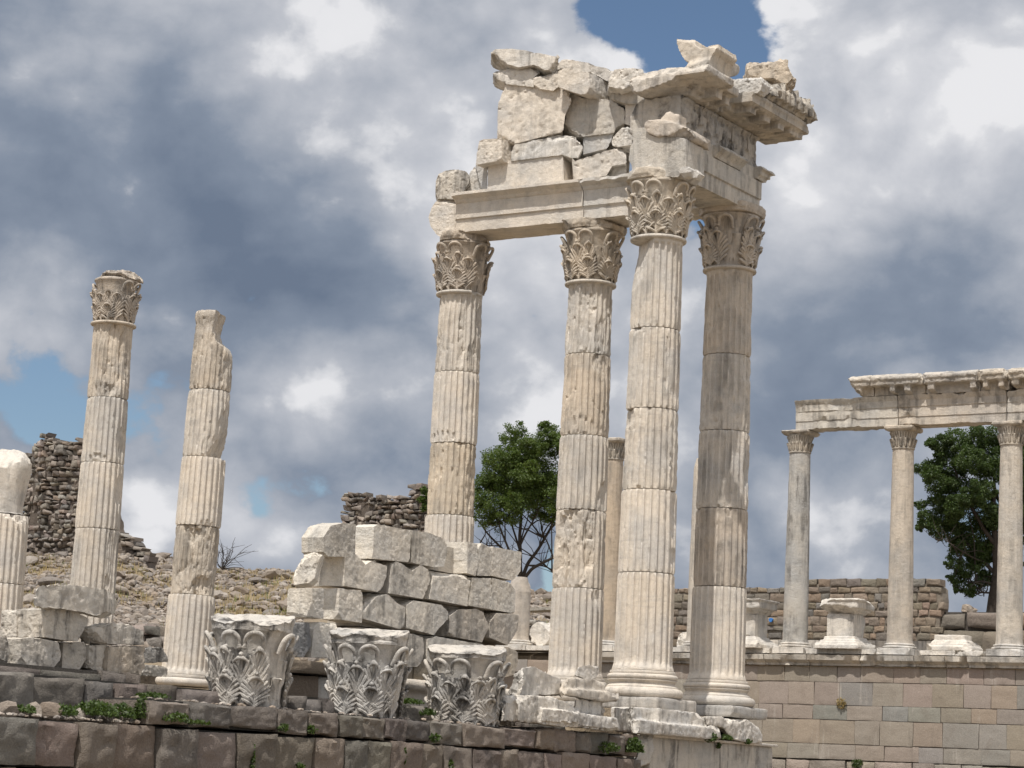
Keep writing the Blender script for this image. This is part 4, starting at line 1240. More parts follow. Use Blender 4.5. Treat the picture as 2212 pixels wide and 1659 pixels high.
SG = 'marble blocks stacked five courses high'
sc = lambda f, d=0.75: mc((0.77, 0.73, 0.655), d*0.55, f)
B5 = [
    ('dark round-ended block closing the top course at its outer end', [(330, 350), (300, 320), (300, 230), (345, 160), (425, 140), (503, 152), (495, 352)], 0.42, sc(0.85, 0.8), 0.10),
    ('long top-course block with a scalloped upper corner', [(600, 362), (608, 300), (612, 165), (640, 150), (690, 160), (843, 186), (836, 386)], 0.40, sc(1.0, 0.35), 0.05),
    ('top-course block with a big rounded black-stained end', [(847, 388), (849, 186), (960, 205), (1035, 235), (1062, 275), (1066, 340), (1045, 412), (980, 416)], 0.8, sc(0.92, 0.95), 0.05),
    ('top-course block with a hollowed front and clean side face', [(1190, 452), (1192, 258), (1252, 272), (1256, 400), (1240, 470)], 0.85, sc(1.03, 0.4), 0.0),
    ('slim dark-edged block second from the clean end of the top course', [(1252, 468), (1257, 285), (1280, 268), (1340, 300), (1346, 420), (1332, 470)], 0.75, sc(0.9, 0.8), 0.0),
    ('clean square block ending the top course beside the tree trunk', [(1334, 466), (1346, 290), (1526, 322), (1520, 440), (1478, 500)], 0.8, sc(1.05, 0.25), 0.0),
    ('second-course corner block with a pecked square patch on its end', [(428, 530), (432, 340), (500, 335), (560, 400), (600, 375), (692, 410), (690, 470), (655, 572)], 0.60, sc(1.0, 0.7), 0.0),
    ('second-course block with a rounded notch in its dark top edge', [(706, 577), (722, 400), (750, 378), (790, 400), (850, 440), (900, 400), (945, 430), (966, 500), (915, 612)], 0.75, sc(0.95, 1.0), 0.0),
    ('second-course block with broken upper corners and a clean face', [(956, 612), (985, 442), (1020, 455), (1160, 462), (1215, 470), (1190, 657)], 0.75, sc(1.02, 0.6), 0.0),
    ('second-course block between the clean faced one and the last, thin pale joint beside it', [(1198, 652), (1222, 480), (1345, 484), (1332, 676)], 0.75, sc(0.95, 0.5), 0.0),
    ('last block of the second course, its end lost in shade', [(1334, 676), (1347, 484), (1450, 505), (1490, 560), (1482, 702)], 0.75, sc(0.95, 0.5), 0.0),
    ('third-course corner block with a rough lit end', [(230, 725), (232, 548), (300, 548), (300, 735)], 0.48, sc(1.0, 0.4), 0.0),
    ('third-course block with a pale oblique end and plain side', [(390, 736), (400, 546), (545, 562), (540, 762)], 0.38, sc(1.03, 0.35), 0.0),
    ('third-course block with one rounded shoulder and a vertical black run', [(545, 735), (545, 690), (570, 640), (620, 600), (700, 582), (760, 640), (806, 665), (798, 805)], 0.75, sc(0.93, 1.0), 0.0),
    ('third-course block with two chipped corners under a black blot', [(815, 792), (817, 650), (860, 622), (1030, 650), (1072, 690), (1070, 740), (1010, 800), (985, 836)], 0.75, sc(0.98, 0.9), 0.0),
    ('third-course block with cut corners and an even brownish face', [(1080, 842), (1082, 720), (1130, 680), (1250, 672), (1318, 715), (1322, 790), (1280, 880)], 0.75, mc((0.58, 0.53, 0.46), 0.5), 0.0),
    ('third-course end block tapering down behind the smallest fallen capital', [(1328, 850), (1330, 730), (1370, 700), (1508, 712), (1505, 800), (1440, 900)], 0.75, mc((0.60, 0.55, 0.48), 0.35), 0.0),
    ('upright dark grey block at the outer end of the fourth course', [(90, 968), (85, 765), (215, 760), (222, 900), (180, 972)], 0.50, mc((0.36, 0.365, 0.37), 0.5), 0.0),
    ('fourth-course block with a pecked pale end face', [(222, 975), (240, 800), (275, 755), (400, 765), (400, 978)], 0.42, sc(1.03, 0.3), 0.0),
    ('fourth-course block with a rounded end seen between two fallen capitals', [(640, 1030), (640, 820), (860, 828), (915, 850), (925, 920), (910, 1000), (880, 1032)], 0.7, mc((0.55, 0.52, 0.47), 0.6), 0.0),
    ('fourth-course block mostly hidden behind the smallest fallen capital', [(942, 1030), (942, 862), (1000, 845), (1290, 895), (1290, 1060)], 0.7, sc(0.98, 0.5), 0.0),
    ('warm stained fourth-course end block below the broken column shaft', [(1300, 1090), (1300, 900), (1440, 910), (1500, 940), (1505, 1000), (1480, 1080), (1430, 1096)], 0.7, mc((0.62, 0.55, 0.45), 0.35), 0.0),
]
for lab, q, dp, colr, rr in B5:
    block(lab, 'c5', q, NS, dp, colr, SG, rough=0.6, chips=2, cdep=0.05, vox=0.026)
# end blocks seen at their broken heads (a second leaf of the stack, further out)
for lab, q, kk, dp, colr in [
    ('rough split block hanging over the outer end of the second course', [(118, 525), (115, 430), (175, 322), (290, 332), (262, 400), (245, 482), (210, 512)], -9.6, 0.7, sc(1.0, 0.5)),
]:
    stone('marble_block', lab, 'block', [('kv', PK('c5', q, kk), kk, dp)], colr, SG, vox=0.028, rough=1.3, chips=3, cdep=0.07)
for lab, z0, z1, a, b in [('inner block of the stack glimpsed under its top course', 'r1', 'r0', -6.4, -3.4), ('inner block of the stack glimpsed behind the second course', 'r2', 'r1', -6.8, -3.4), ('inner block of the stack glimpsed behind the third course', 'r3', 'r2', -7.0, -3.4), ('inner block of the stack glimpsed behind the fourth course', 'r4', 'r3', -7.0, -3.4)]:
    zr = {'r0': on_n('c5', 850, 215, NS)[1], 'r1': on_n('c5', 830, 388, NS)[1], 'r2': on_n('c5', 800, 585, NS)[1], 'r3': on_n('c5', 800, 800, NS)[1], 'r4': on_n('c5', 800, 1030, NS)[1]}
    stone('marble_block', lab, 'block', [box(NS-0.95, NS-0.28, a, b, zr[z0]-0.01, zr[z1]-0.03)], mc((0.50, 0.47, 0.42), 0.7), SG, vox=0.05, rough=0.8, chips=2, cdep=0.05)
# foundation under the stack
rt = root_at('stack_foundation', NS, -6, -1.1)
tag(rt, 'stepped brown foundation wall with white repairs carrying the marble stack', 'wall')
pw = (NS, -6, -1.1)
f0 = on_n('c5', 60, 1210, NS)[0]; f1 = on_n('c5', 258, 1210, NS)[0]; f2 = on_n('c5', 345, 1210, NS)[0]; fz = on_n('c5', 60, 978, NS+0.08); fz2 = on_n('c5', 60, 1066, NS+0.05)
BR = ((0.27, 0.225, 0.18), (0.25, 0.21, 0.17), (0.29, 0.235, 0.185))
V, F, T = wall_n(NS+0.10, masonry([(fz2[1], fz[1], fz[0]-0.1, f2+0.35, 1.2, 1.6)], 51, 0.9, 8, 0.01, 0.02, 0.01, 0.012, BR, 0.08, 0.02, 0.06))
place('stone_course', V, F, M['rubble'], None, T, 40, rt, pw)
V, F, T = wall_n(NS, masonry([(-1.2, fz2[1]-0.01, f0-0.1, f1+0.05, 0.9, 1.3)], 52, 0.8, 8, 0.01, 0.02, 0.01, 0.012, BR, 0.08, 0.02, 0.06))
place('stone_course', V, F, M['rubble'], None, T, 40, rt, pw)
V, F = remesh([box(NS-0.8, NS-0.01, f1+0.06, f2+0.3, -1.2, fz2[1]-0.01)], 0.04); V = weather(V, F, 3, 0.5, 3, 0.04)
place('white_repair', V, F, M['marble'], mc(PALE, 0.2), None, 35, rt, pw)
m0, m1 = on_n('c5', 700, 1100, NS)[0], on_n('c5', 1445, 1190, NS)[0]
mz = on_n('c5', 800, 1103, NS)[1]
V, F, T = wall_n(NS-0.03, masonry([(mz-0.02, mz+0.33, m0-0.3, m1+0.9, 0.8, 1.2)], 53, 0.8, 6, 0.01, 0.02, 0.01, 0.012, BR, 0.1, 0.02, 0.06))
place('stone_course', V, F, M['rubble'], None, T, 40, rt, pw)
V, F = remesh([('k', [(NS-0.8, -1.2), (NS+0.02, -1.2), (NS+0.02, mz-0.21), (NS+0.06, mz-0.20), (NS+0.11, mz-0.16), (NS+0.13, mz-0.10), (NS+0.11, mz-0.04), (NS+0.06, mz), (NS-0.8, mz)], m0, m1+0.8)], 0.028)
V = weather(V, F, 4, 0.3, 2, 0.04)
place('moulding', V, F, M['marble'], mc(CREAM, 0.15), None, 35, rt, pw)

# ================================================================== BLOCKS HEAPED AT THE LEFT
NL = -0.55
LG = 'marble blocks heaped beside the two free-standing columns'
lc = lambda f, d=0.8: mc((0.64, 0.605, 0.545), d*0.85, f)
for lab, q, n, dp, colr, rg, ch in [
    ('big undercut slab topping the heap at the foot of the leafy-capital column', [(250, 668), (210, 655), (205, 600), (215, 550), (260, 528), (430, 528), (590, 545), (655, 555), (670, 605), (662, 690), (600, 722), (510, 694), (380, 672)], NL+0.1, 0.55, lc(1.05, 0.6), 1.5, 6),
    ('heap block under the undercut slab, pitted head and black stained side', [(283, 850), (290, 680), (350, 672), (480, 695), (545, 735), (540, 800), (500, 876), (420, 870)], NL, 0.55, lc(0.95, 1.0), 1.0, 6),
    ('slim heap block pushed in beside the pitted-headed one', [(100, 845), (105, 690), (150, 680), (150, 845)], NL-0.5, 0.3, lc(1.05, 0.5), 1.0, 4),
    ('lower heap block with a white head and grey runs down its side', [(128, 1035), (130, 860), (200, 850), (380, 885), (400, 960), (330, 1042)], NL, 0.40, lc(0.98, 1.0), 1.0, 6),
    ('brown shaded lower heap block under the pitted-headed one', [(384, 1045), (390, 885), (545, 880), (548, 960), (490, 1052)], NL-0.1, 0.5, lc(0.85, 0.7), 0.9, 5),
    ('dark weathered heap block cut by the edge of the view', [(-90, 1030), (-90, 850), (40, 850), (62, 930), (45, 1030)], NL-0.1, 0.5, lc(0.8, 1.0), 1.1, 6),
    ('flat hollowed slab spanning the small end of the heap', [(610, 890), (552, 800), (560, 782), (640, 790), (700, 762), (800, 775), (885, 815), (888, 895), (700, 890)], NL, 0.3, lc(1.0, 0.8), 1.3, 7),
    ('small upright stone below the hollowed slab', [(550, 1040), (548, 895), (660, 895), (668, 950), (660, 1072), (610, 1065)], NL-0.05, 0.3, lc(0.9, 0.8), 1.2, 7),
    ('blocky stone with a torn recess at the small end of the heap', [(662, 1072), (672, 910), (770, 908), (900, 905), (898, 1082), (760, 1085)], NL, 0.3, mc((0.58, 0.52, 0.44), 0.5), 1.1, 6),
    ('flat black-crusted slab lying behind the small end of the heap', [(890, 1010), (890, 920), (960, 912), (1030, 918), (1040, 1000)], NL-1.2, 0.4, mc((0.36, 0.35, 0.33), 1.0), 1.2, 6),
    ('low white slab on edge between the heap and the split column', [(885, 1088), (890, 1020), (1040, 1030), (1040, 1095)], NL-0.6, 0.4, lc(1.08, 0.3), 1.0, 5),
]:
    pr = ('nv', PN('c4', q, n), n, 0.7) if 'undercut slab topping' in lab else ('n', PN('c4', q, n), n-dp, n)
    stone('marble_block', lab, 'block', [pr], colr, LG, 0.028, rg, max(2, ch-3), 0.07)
# their bedding course
rt = root_at('heap_foundation', NL, -13.5, -1.1)
tag(rt, 'low grey-brown bedding course beneath the heap of marble blocks', 'wall')
b0, bz0 = on_n('c4', 0, 1035, NL+0.1); b1, bz1 = on_n('c4', 620, 1045, NL+0.1); b2, bz2 = on_n('c4', 870, 1078, NL+0.1)
V, F, T = wall_n(NL+0.12, masonry([(-1.15, (bz0+bz1)/2, b0-3, b1, 1.0, 1.6), (-1.15, bz2, [b1, (b1+b2)/2+0.1, b2])], 55, 1.0, 8, 0.02, 0.03, 0.012, 0.02, ((0.21, 0.185, 0.16), (0.19, 0.17, 0.15)), 0.1, 0.02, 0.06))
place('stone_course', V, F, M['rubble'], None, T, 40, rt, (NL, -13.5, -1.1))

# ================================================================== PORTICO ON ITS TERRACE
KP = 16.27
PCOL = [('weathered grey end column of the portico with a patched shaft', -4.76, 0.7, 935), ('warm brown second portico column under the beam joint', -1.96, 0.3, 925), ('third portico column with a bleached streak, before the dark tree', 0.83, 0.4, 918),
        ('portico column beyond the bleached one, at the edge of the view', 3.62, 0.4, 915)]
PZ = 1.50


def leafy_small(r, h, seed, nleaf=16):
    parts = []
    prof = [(r*0.98, 0), (r*1.06, 0.0), (r*1.06, 0.03), (r*0.99, 0.035), (r*1.0, h*0.45), (r*1.06, h*0.68), (r*1.22, h*0.84), (r*1.26, h*0.86), (r*1.26, h*0.90), (r*1.2, h*0.905)]
    parts.append(lathe(prof, 64, seed, 0.006))
    for i in range(nleaf):
        a = i*2*math.pi/nleaf
        p = []
        for q in np.linspace(0, 1, 7):
            rr = r*(1.02+0.10*q**2)+0.035*q**2
            p.append((rr*math.cos(a), rr*math.sin(a), 0.05+h*0.40*q))
        parts.append(tube(p, [0.03, 0.045, 0.05, 0.05, 0.048, 0.045, 0.03], 6, 0.6))
    for i in range(30):
        a = i*2*math.pi/30
        p = [(r*k*math.cos(a), r*k*math.sin(a), h*z) for k, z in ((1.04, 0.48), (1.09, 0.66), (1.24, 0.82))]
        parts.append(tube(p, [0.02, 0.022, 0.022], 5))
    return join(parts)


pc_tints = [mc((0.50, 0.49, 0.465), 0.55), mc((0.57, 0.52, 0.455), 0.3), mc((0.61, 0.57, 0.51), 0.35), mc((0.58, 0.53, 0.46), 0.35)]
SHAFT_TOP = 6.42


def portico_column(label, n, color, seed, top=SHAFT_TOP, cap=True, dmg=0.4, rb=0.315, group='columns of the portico'):
    root = empty('portico_column', world(KP, n, 1.36), 0.0)
    tag(root, label, 'column', group)
    V, F = remesh([('z', [(-0.42, -0.42), (0.42, -0.42), (0.42, 0.42), (-0.42, 0.42)], 0.0, 0.16)], 0.03)
    V = weather(V, F, seed, 0.5, 4, 0.06)
    pl = obj('plinth', mkmesh('plinth', V, F, M['marble'], None, 35), root, color=mc(PALE, 0.5)); pl.rotation_euler = (0, 0, -TH)
    V, F = lathe([(0.36, 0.155), (0.40, 0.165), (0.415, 0.19), (0.40, 0.215), (0.355, 0.222), (0.35, 0.24), (0.375, 0.25), (0.365, 0.275), (0.33, 0.285)], 64, seed, 0.006)
    obj('base', mkmesh('base', V, F, M['marble'], None, 40), root, color=mc(PALE, 0.35))
    H = top-1.36
    zs = np.linspace(0.28, H, 90)
    th = np.linspace(0, 2*math.pi, 96, endpoint=False)
    TT, ZZ = np.meshgrid(th, zs)
    t = (ZZ-0.28)/5.0
    R = rb-(0.055)*t**1.4+0.02*np.clip(1-(ZZ-0.28)/0.12, 0, 1)**2
    P = np.stack([np.cos(TT)*R, np.sin(TT)*R, ZZ], -1).reshape(-1, 3)+seed*2.3
    n1 = fbm(P*np.array([3, 3, 1.2]), 4, seed).reshape(TT.shape); n2 = fbm(P*9, 3, seed+2).reshape(TT.shape)
    flu = 0.007*np.abs(np.sin(TT*10))*np.clip(t*2-0.3, 0, 1)
    R = R-flu-dmg*(0.05*np.clip(n1-0.22, 0, 1)+0.015*np.clip(n2, 0, 1))
    if not cap:
        R = np.where(ZZ > H-0.35+0.25*n1+0.2*np.sin(TT), np.minimum(R, 0.28-0.25*(ZZ-H+0.3)), R)
    V = np.stack([np.cos(TT)*R, np.sin(TT)*R, ZZ], -1)
    c0 = V[:1].copy(); c0[..., :2] *= 0.02; c1 = V[-1:].copy(); c1[..., :2] *= 0.02
    V = np.concatenate([c0, V, c1]).reshape(-1, 3)
    obj('shaft', mkmesh('shaft', V, ring_faces(92, 96), M['marble'], None, 40), root, color=color)
    if cap:
        V, F = leafy_small(0.265, 0.50, seed)
        V[:, 2] += H
        c = obj('capital', mkmesh('capital', V, F, M['marble'], None, 45), root, color=mc((0.52, 0.48, 0.42), 0.7))
        V, F = remesh([('z', [(-0.34, -0.34), (0.34, -0.34), (0.34, 0.34), (-0.34, 0.34)], H+0.44, H+0.49), ('z', [(-0.375, -0.375), (0.375, -0.375), (0.375, 0.375), (-0.375, 0.375)], H+0.48, H+0.56)], 0.025)
        V = weather(V, F, seed+3, 0.6, 6, 0.10)
        a = obj('abacus', mkmesh('abacus', V, F, M['marble'], None, 40), c, color=mc((0.56, 0.51, 0.44), 0.5)); a.rotation_euler = (0, 0, -TH)
    return root


for i, (lab, n, dm, yt) in enumerate(PCOL):
    portico_column(lab, n, pc_tints[i], 61+i*7, dmg=dm*1.2)
portico_column('broken portico shaft showing beside the stack of blocks', -12.96, mc((0.57, 0.52, 0.46), 0.3), 95, top=on_k('d8', 500, 440, KP)[1], cap=False)
portico_column('brown portico column standing between the scarred and the nearest fluted columns', -10.2, mc((0.52, 0.44, 0.35), 0.4), 97)
portico_column('broken portico shaft peeping out behind the corner column', -7.48, mc((0.60, 0.56, 0.50), 0.3), 99, top=on_k('v', 1496, 992, KP)[1], cap=False)

# beams and cornice over the right-hand part
pa = [(KP-0.28, 6.98), (KP-0.28, 7.18), (KP-0.30, 7.19), (KP-0.30, 7.42), (KP-0.32, 7.44), (KP-0.32, 7.60), (KP-0.36, 7.66), (KP-0.38, 7.72), (KP+0.3, 7.72), (KP+0.3, 6.98)]
nb = [on_k('d7', 178, 600, KP-0.3)[0], on_k('d7', 1092, 560, KP-0.3)[0], on_k('d7', 2057, 500, KP-0.3)[0], 4.4]
for i, (lab, colr, rg) in enumerate([('end beam of the portico with sharp sunlit steps left by the missing cornice', mc((0.61, 0.585, 0.535), 0.5), 0.5), ('middle beam of the portico with orange veins and a black blot', mc((0.61, 0.56, 0.495), 0.5), 0.6),
                                     ('portico beam running out of the view above the bleached column', mc((0.60, 0.565, 0.51), 0.5), 0.6)]):
    beam('portico_beam', lab, 'beam', 'n', pa, nb[i]+0.006, nb[i+1]-0.006, colr, 'beams of the portico', nick=0.04)
nc = [on_k('d7', 665, 330, KP-0.5)[0], on_k('d7', 862, 330, KP-0.5)[0], on_k('d7', 1320, 300, KP-0.5)[0], on_k('d7', 1808, 280, KP-0.5)[0], on_k('d7', 2060, 280, KP-0.5)[0], 4.3]
for i in range(5):
    a, b = nc[i]+0.006, nc[i+1]-0.006
    pr = [('n', [(KP-0.62, 7.95), (KP-0.62, 8.05), (KP-0.66, 8.08), (KP-0.66, 8.15), (KP-0.45, 8.24), (KP+0.3, 8.26), (KP+0.3, 7.93), (KP-0.3, 7.93)], a, b), ('n', [(KP-0.36, 7.725), (KP-0.36, 7.96), (KP+0.3, 7.96), (KP+0.3, 7.725)], a, b)]
    x = a+0.12
    while x < b-0.15:
        if (int(x*37)+i) % 6:
            pr.append(('n', [(KP-0.56, 7.80), (KP-0.58, 7.97), (KP-0.2, 7.97), (KP-0.2, 7.74), (KP-0.48, 7.76)], x, x+0.13+0.08*((int(x*53)) % 3)/2))
        x += 0.34+0.06*((int(x*71)) % 3)/2
    stone('portico_cornice', ['rounded broken end piece of the portico cornice', 'bracketed cornice piece of the portico next to its broken end', 'longest bracketed portico cornice piece, scalloped along the top', 'short portico cornice piece with a high wavy back', 'portico cornice piece with a small white knob, cut by the view'][i],
          'cornice block', pr, mc([(0.60, 0.56, 0.50), (0.59, 0.545, 0.48), (0.54, 0.51, 0.47), (0.58, 0.53, 0.46), (0.55, 0.50, 0.43)][i], 0.45), 'cornice pieces of the portico', vox=0.024, rough=1.5 if i == 0 else 1.3, chips=6 if i == 0 else 5, cdep=0.12 if i == 0 else 0.07)

# terrace: retaining wall, its cornice, the plinth course
KW = 15.98
rt = root_at('terrace_wall', 0, KW, -4)
tag(rt, 'tall terrace wall of smooth pinkish-brown ashlar beneath the portico', 'wall')
PB = tuple(tuple(v*1.14*f for v, f in zip(c, (0.97, 1.0, 1.0))) for c in ((0.285, 0.24, 0.20), (0.295, 0.245, 0.20), (0.28, 0.238, 0.20), (0.30, 0.245, 0.205), (0.265, 0.235, 0.205), (0.285, 0.238, 0.207), (0.27, 0.232, 0.197), (0.245, 0.228, 0.205)))
zz = [on_k('c8', 1000, y, KW)[1] for y in (490, 610, 782, 892, 1072, 1188, 1420, 1600)]
zz[0] = 1.12
rows = []
for i in range(5):
    rows.append((zz[i+1], zz[i], -17.5, 7.0, 0.62, 0.98))
V, F, T = wall_k(KW, masonry(rows, 71, 0.6, 8, 0.010, 0.006, 0.005, 0.008, PB, 0.08, 0.008, 0.02, mortar=(0.11, 0.09, 0.075), round_=24.0))
place('ashlar_courses', V, F, M['ashlar'], None, T, 40, rt, (0, KW, -4))
V, F, T = wall_k(KW-0.02, masonry([(zz[6], zz[5]-0.01, -17.5, 7.0, 0.5, 1.1), (zz[7], zz[6], -17.5, 7.0, 0.6, 1.1), (-4.6, zz[7], -17.5, 7.0, 0.6, 1.1)], 72, 0.6, 8, 0.03, 0.05, 0.014, 0.02, PB, 0.12, 0.025, 0.08, round_=6.0))
place('rough_base_course', V, F, M['rubble'], None, T, 40, rt, (0, KW, -4))
# a few hammered blocks stand out of the ashlar: recorded in its tints; the cornice blocks are separate stones
ncs = [on_k('c8', x, 430, KW-0.25)[0] for x in (-1200, -700, -250, 135, 280, 600, 985, 1390, 1620, 1785, 2212)] + [4.9, 6.4]
CL = ['white cornice stone of the terrace beside the broken portico shaft', 'terrace cornice stone left of the scarred fluted column', 'terrace cornice stone between the nearest and the corner fluted columns', 'dark-ended terrace cornice stone right behind the corner column',
      'terrace cornice stone with a scooped edge near the end portico column', 'long flat terrace cornice stone under the shrine pedestal', 'terrace cornice stone with round stains before the second portico column', 'shaded terrace cornice stone right of the stained one',
      'short white terrace cornice stone with a chipped top', 'long veined terrace cornice stone before the bleached column', 'terrace cornice stone at the edge of the view', 'terrace cornice stone beyond the edge of the view']
for i in range(12):
    a, b = ncs[i]+0.006, ncs[i+1]-0.006
    pr = [('n', [(KW-0.10, 1.07), (KW-0.10, 1.12), (KW-0.14, 1.15), (KW-0.22, 1.20), (KW-0.24, 1.33), (KW+0.6, 1.355), (KW+0.6, 1.07)], a, b)]
    beam('terrace_cornice', CL[i], 'cornice block', 'n', pr[0][1], a, b, mc([(0.62, 0.59, 0.54), (0.54, 0.51, 0.46), (0.58, 0.53, 0.46)][i % 3], 0.5), 'cornice stones along the terrace wall', nick=0.05)
    if True:
        m = masonry([(1.035, 1.068, a, b, 0.10, 0.13)], 300+i, 0.3, 2, 0.003, 0.01, 0.008, 0.004, ((0.42, 0.34, 0.24), (0.36, 0.29, 0.21)), 0.15, 0.003, None)
        V, F, T = wall_k(KW-0.045, m)
        s = bpy.data.objects[-1] if False else None
        parent = [o for o in COL.objects if o.get('label') == CL[i]][0]
        inv = parent.location
        lo = Vector(world(0, 0, 0))
        piv = (Matrix.Rotation(TH, 3, 'Z') @ (Vector(parent.location)-lo))
        place('dentil_band', V, F, M['rubble'], None, T, 40, parent, (piv.x, piv.y, piv.z))
# plinth course on the cornice
npl = [-13.4, -12.45, -11.3, -9.7, -8.6, -7.0] + [on_k('c8', x, 380, KP-0.35)[0] for x in (335, 595, 1120)]
for i in range(8):
    if i in (6,):
        continue
    stone('stylobate_block', ['flat step block carrying the broken portico shaft', 'flat step block beside the fallen shaft piece', 'flat step block carrying the brown portico column', 'flat step block left of the rough white lump', 'flat step block behind the corner column', 'flat grey step block left of the end portico column',
                              '', 'long flat step block under the shrine pedestal'][i], 'step block', [box(npl[i]+0.01, npl[i+1]-0.01, KP-0.38, KP+0.6, 1.36, 1.485)], mc(PALE, 0.5), 'step blocks along the terrace edge', vox=0.03, rough=0.5, chips=4, cdep=0.05)
n0, n1, n2_ = on_k('c8', 1440, 400, KP-0.35)[0], on_k('c8', 1700, 400, KP-0.35)[0], on_k('c8', 1910, 400, KP-0.35)[0]
stone('stylobate_block', 'flat white step block under the lone moulded base fragment', 'step block', [box(n0, n1, KP-0.36, KP+0.5, 1.36, 1.47)], mc(PALE, 0.4), 'step blocks along the terrace edge', vox=0.03, rough=0.8, chips=6, cdep=0.06)
stone('stylobate_block', 'rough broken step block next to the bleached column', 'step block', [box(n1+0.02, n2_, KP-0.36, KP+0.5, 1.36, 1.46)], mc(PALE, 0.5), 'step blocks along the terrace edge', vox=0.03, rough=1.6, chips=9, cdep=0.10)


# shrine pedestals
def pedestal(label, x, kz, capl, seed):
    n = on_k('c7', x, 1500, kz)[0]
    z0 = 1.47
    yz = lambda y: on_k('c7', x, y, kz-0.3)[1]
    zb, zd, zc2, zt = yz(1462), yz(1345), yz(1305), yz(1272)
    root = root_at('pedestal', n, kz, z0)
    tag(root, label, 'pedestal')
    pw = (n, kz, z0)
    hw = 0.36
    def sq(h, a, b, hi2=None): return ('z', [(n-h, kz-h), (n+h, kz-h), (n+h, kz+h), (n-h, kz+h)], a, b)
    V, F = remesh([sq(hw+0.24, z0, z0+0.10), sq(hw+0.20, z0+0.09, z0+0.17), sq(hw+0.12, z0+0.16, z0+0.23), sq(hw+0.05, z0+0.22, zb)], 0.026)
    V = weather(V, F, seed, 0.7, 3, 0.09)
    place('moulded_foot', V, F, M['marble'], mc(PALE, 0.25), None, 38, root, pw)
    V, F = remesh([sq(hw, zb-0.01, zd)], 0.03); V = weather(V, F, seed+1, 0.6, 5, 0.06)
    place('die', V, F, M['marble'], mc(PALE, 0.45), None, 35, root, pw)
    V, F = remesh([sq(hw+0.02, zd-0.01, zd+0.06), sq(hw+0.10, zd+0.05, zd+0.13), sq(hw+0.18, zd+0.12, zt-0.03), sq(hw+0.22, zt-0.05, zt)], 0.026)
    V = weather(V, F, seed+2, 0.9, capl-2, 0.10)
    place('moulded_top', V, F, M['marble'], mc(PALE, 0.35), None, 38, root, pw)


pedestal('marble pedestal with a torn moulded top between the first two portico columns', 615, KP-0.02, 8, 201)
pedestal('marble pedestal half hidden behind the corner fluted column', 118, KP-0.02, 4, 211)
n = on_k('c7', 1160, 1500, KP)[0]
stone('moulded_stone', 'lone moulded pedestal foot with a broken corner, nothing standing on it', 'pedestal', [box(n-0.60, n+0.60, KP-0.36, KP+0.5, 1.47, 1.58), box(n-0.55, n+0.55, KP-0.31, KP+0.45, 1.57, 1.64), box(n-0.45, n+0.45, KP-0.22, KP+0.35, 1.63, 1.71), box(n-0.40, n+0.38, KP-0.17, KP+0.3, 1.70, 1.86)],
      mc(PALE, 0.3), vox=0.026, rough=0.8, chips=4, cdep=0.09)
stone('column_shaft_piece', 'fallen piece of smooth column shaft lying on the terrace behind the scarred column', 'fragment', [('k', [(on_k('d8', 690, 1130, KP)[0]+0.33*math.cos(a), 1.82+0.33*math.sin(a)) for a in np.linspace(0, 2*math.pi, 20, endpoint=False)], KP+0.1, KP+1.5)],
      mc(PALE, 0.4), vox=0.03, rough=1.0, chips=4, cdep=0.12)
stone('marble_lump', 'rough white marble lump on the terrace edge left of the corner column', 'fragment', [('k', PK('d4', [(1200, 505), (1200, 420), (1260, 395), (1330, 392), (1420, 430), (1420, 530), (1210, 520)], KP), KP, KP+0.6)], mc(PALE, 0.4), vox=0.03, rough=1.5, chips=8, cdep=0.12)

# back wall of the hall
KB = 20.2
wp = PK('c7', [(-520, 1600), (-520, 1206), (105, 1205), (300, 1206), (415, 1206), (415, 1172), (830, 1168), (955, 1164), (1075, 1168), (1100, 1200), (1108, 1260), (1090, 1420), (1080, 1620)], KB)
tw = root_at('hall_back_wall', -3, KB, 1.0)
tag(tw, 'brown coursed stone wall behind the portico with a stepped top', 'wall')
RB = ((0.26, 0.215, 0.17), (0.285, 0.235, 0.18), (0.23, 0.20, 0.165), (0.30, 0.235, 0.18), (0.22, 0.20, 0.18))
zt_ = max(p[1] for p in wp)
hh = 0.205
V, F, T = wall_k(KB, masonry([(zt_-(i+1)*hh-0.02*math.sin(i*2.3+2.3), zt_-i*hh-0.02*math.sin(i*2.3), -15.5, 1.2, 0.17, 0.50) for i in range(13)], 81, 0.35, 6, 0.020, 0.020, 0.010, 0.022, RB, 0.20, 0.018, 0.06, inside=poly_inside(wp), round_=8.0))
place('masonry', V, F, M['rubble'], None, T, 45, tw, (-3, KB, 1.0))
xs = [p[0] for p in wp]
V, F = remesh([('k', [(p[0]*1.0 - (0.25 if p[0] > -1.0 else 0), p[1]-0.10) for p in wp], KB+0.03, KB+0.6)], 0.08)
place('core', V, F, M['rubble'], None, np.tile(np.array((0.26, 0.225, 0.185)), (len(V), 1)), 45, tw, (-3, KB, 1.0))
bx, bz = on_k('c7', 235, 1378, KB-0.07)
th = np.linspace(0, 2*math.pi, 24, endpoint=False)
V = np.array([(bx+0.055*math.cos(a)*(1+0.12*math.sin(3*a)), KB-0.105+dk, bz+0.055*math.sin(a)) for dk in (0, 0.06) for a in th])
place('paint_spot', V, [np.array([(i, (i+1) % 24, 24+(i+1) % 24, 24+i) for i in range(24)]), np.array([list(range(24))[::-1]])], M['blue_paint'], None, None, 35, tw, (-3, KB, 1.0))
tw = root_at('low_block_wall', 3, KB, 1.0)
tag(tw, 'low wall of big irregular brown blocks under the dark tree', 'wall')
n0 = on_k('c7', 1090, 1400, KB)[0]
zA, zB, zC = on_k('c7', 1200, 1332, KB)[1], on_k('c7', 1200, 1428, KB)[1], on_k('c7', 1200, 1545, KB)[1]
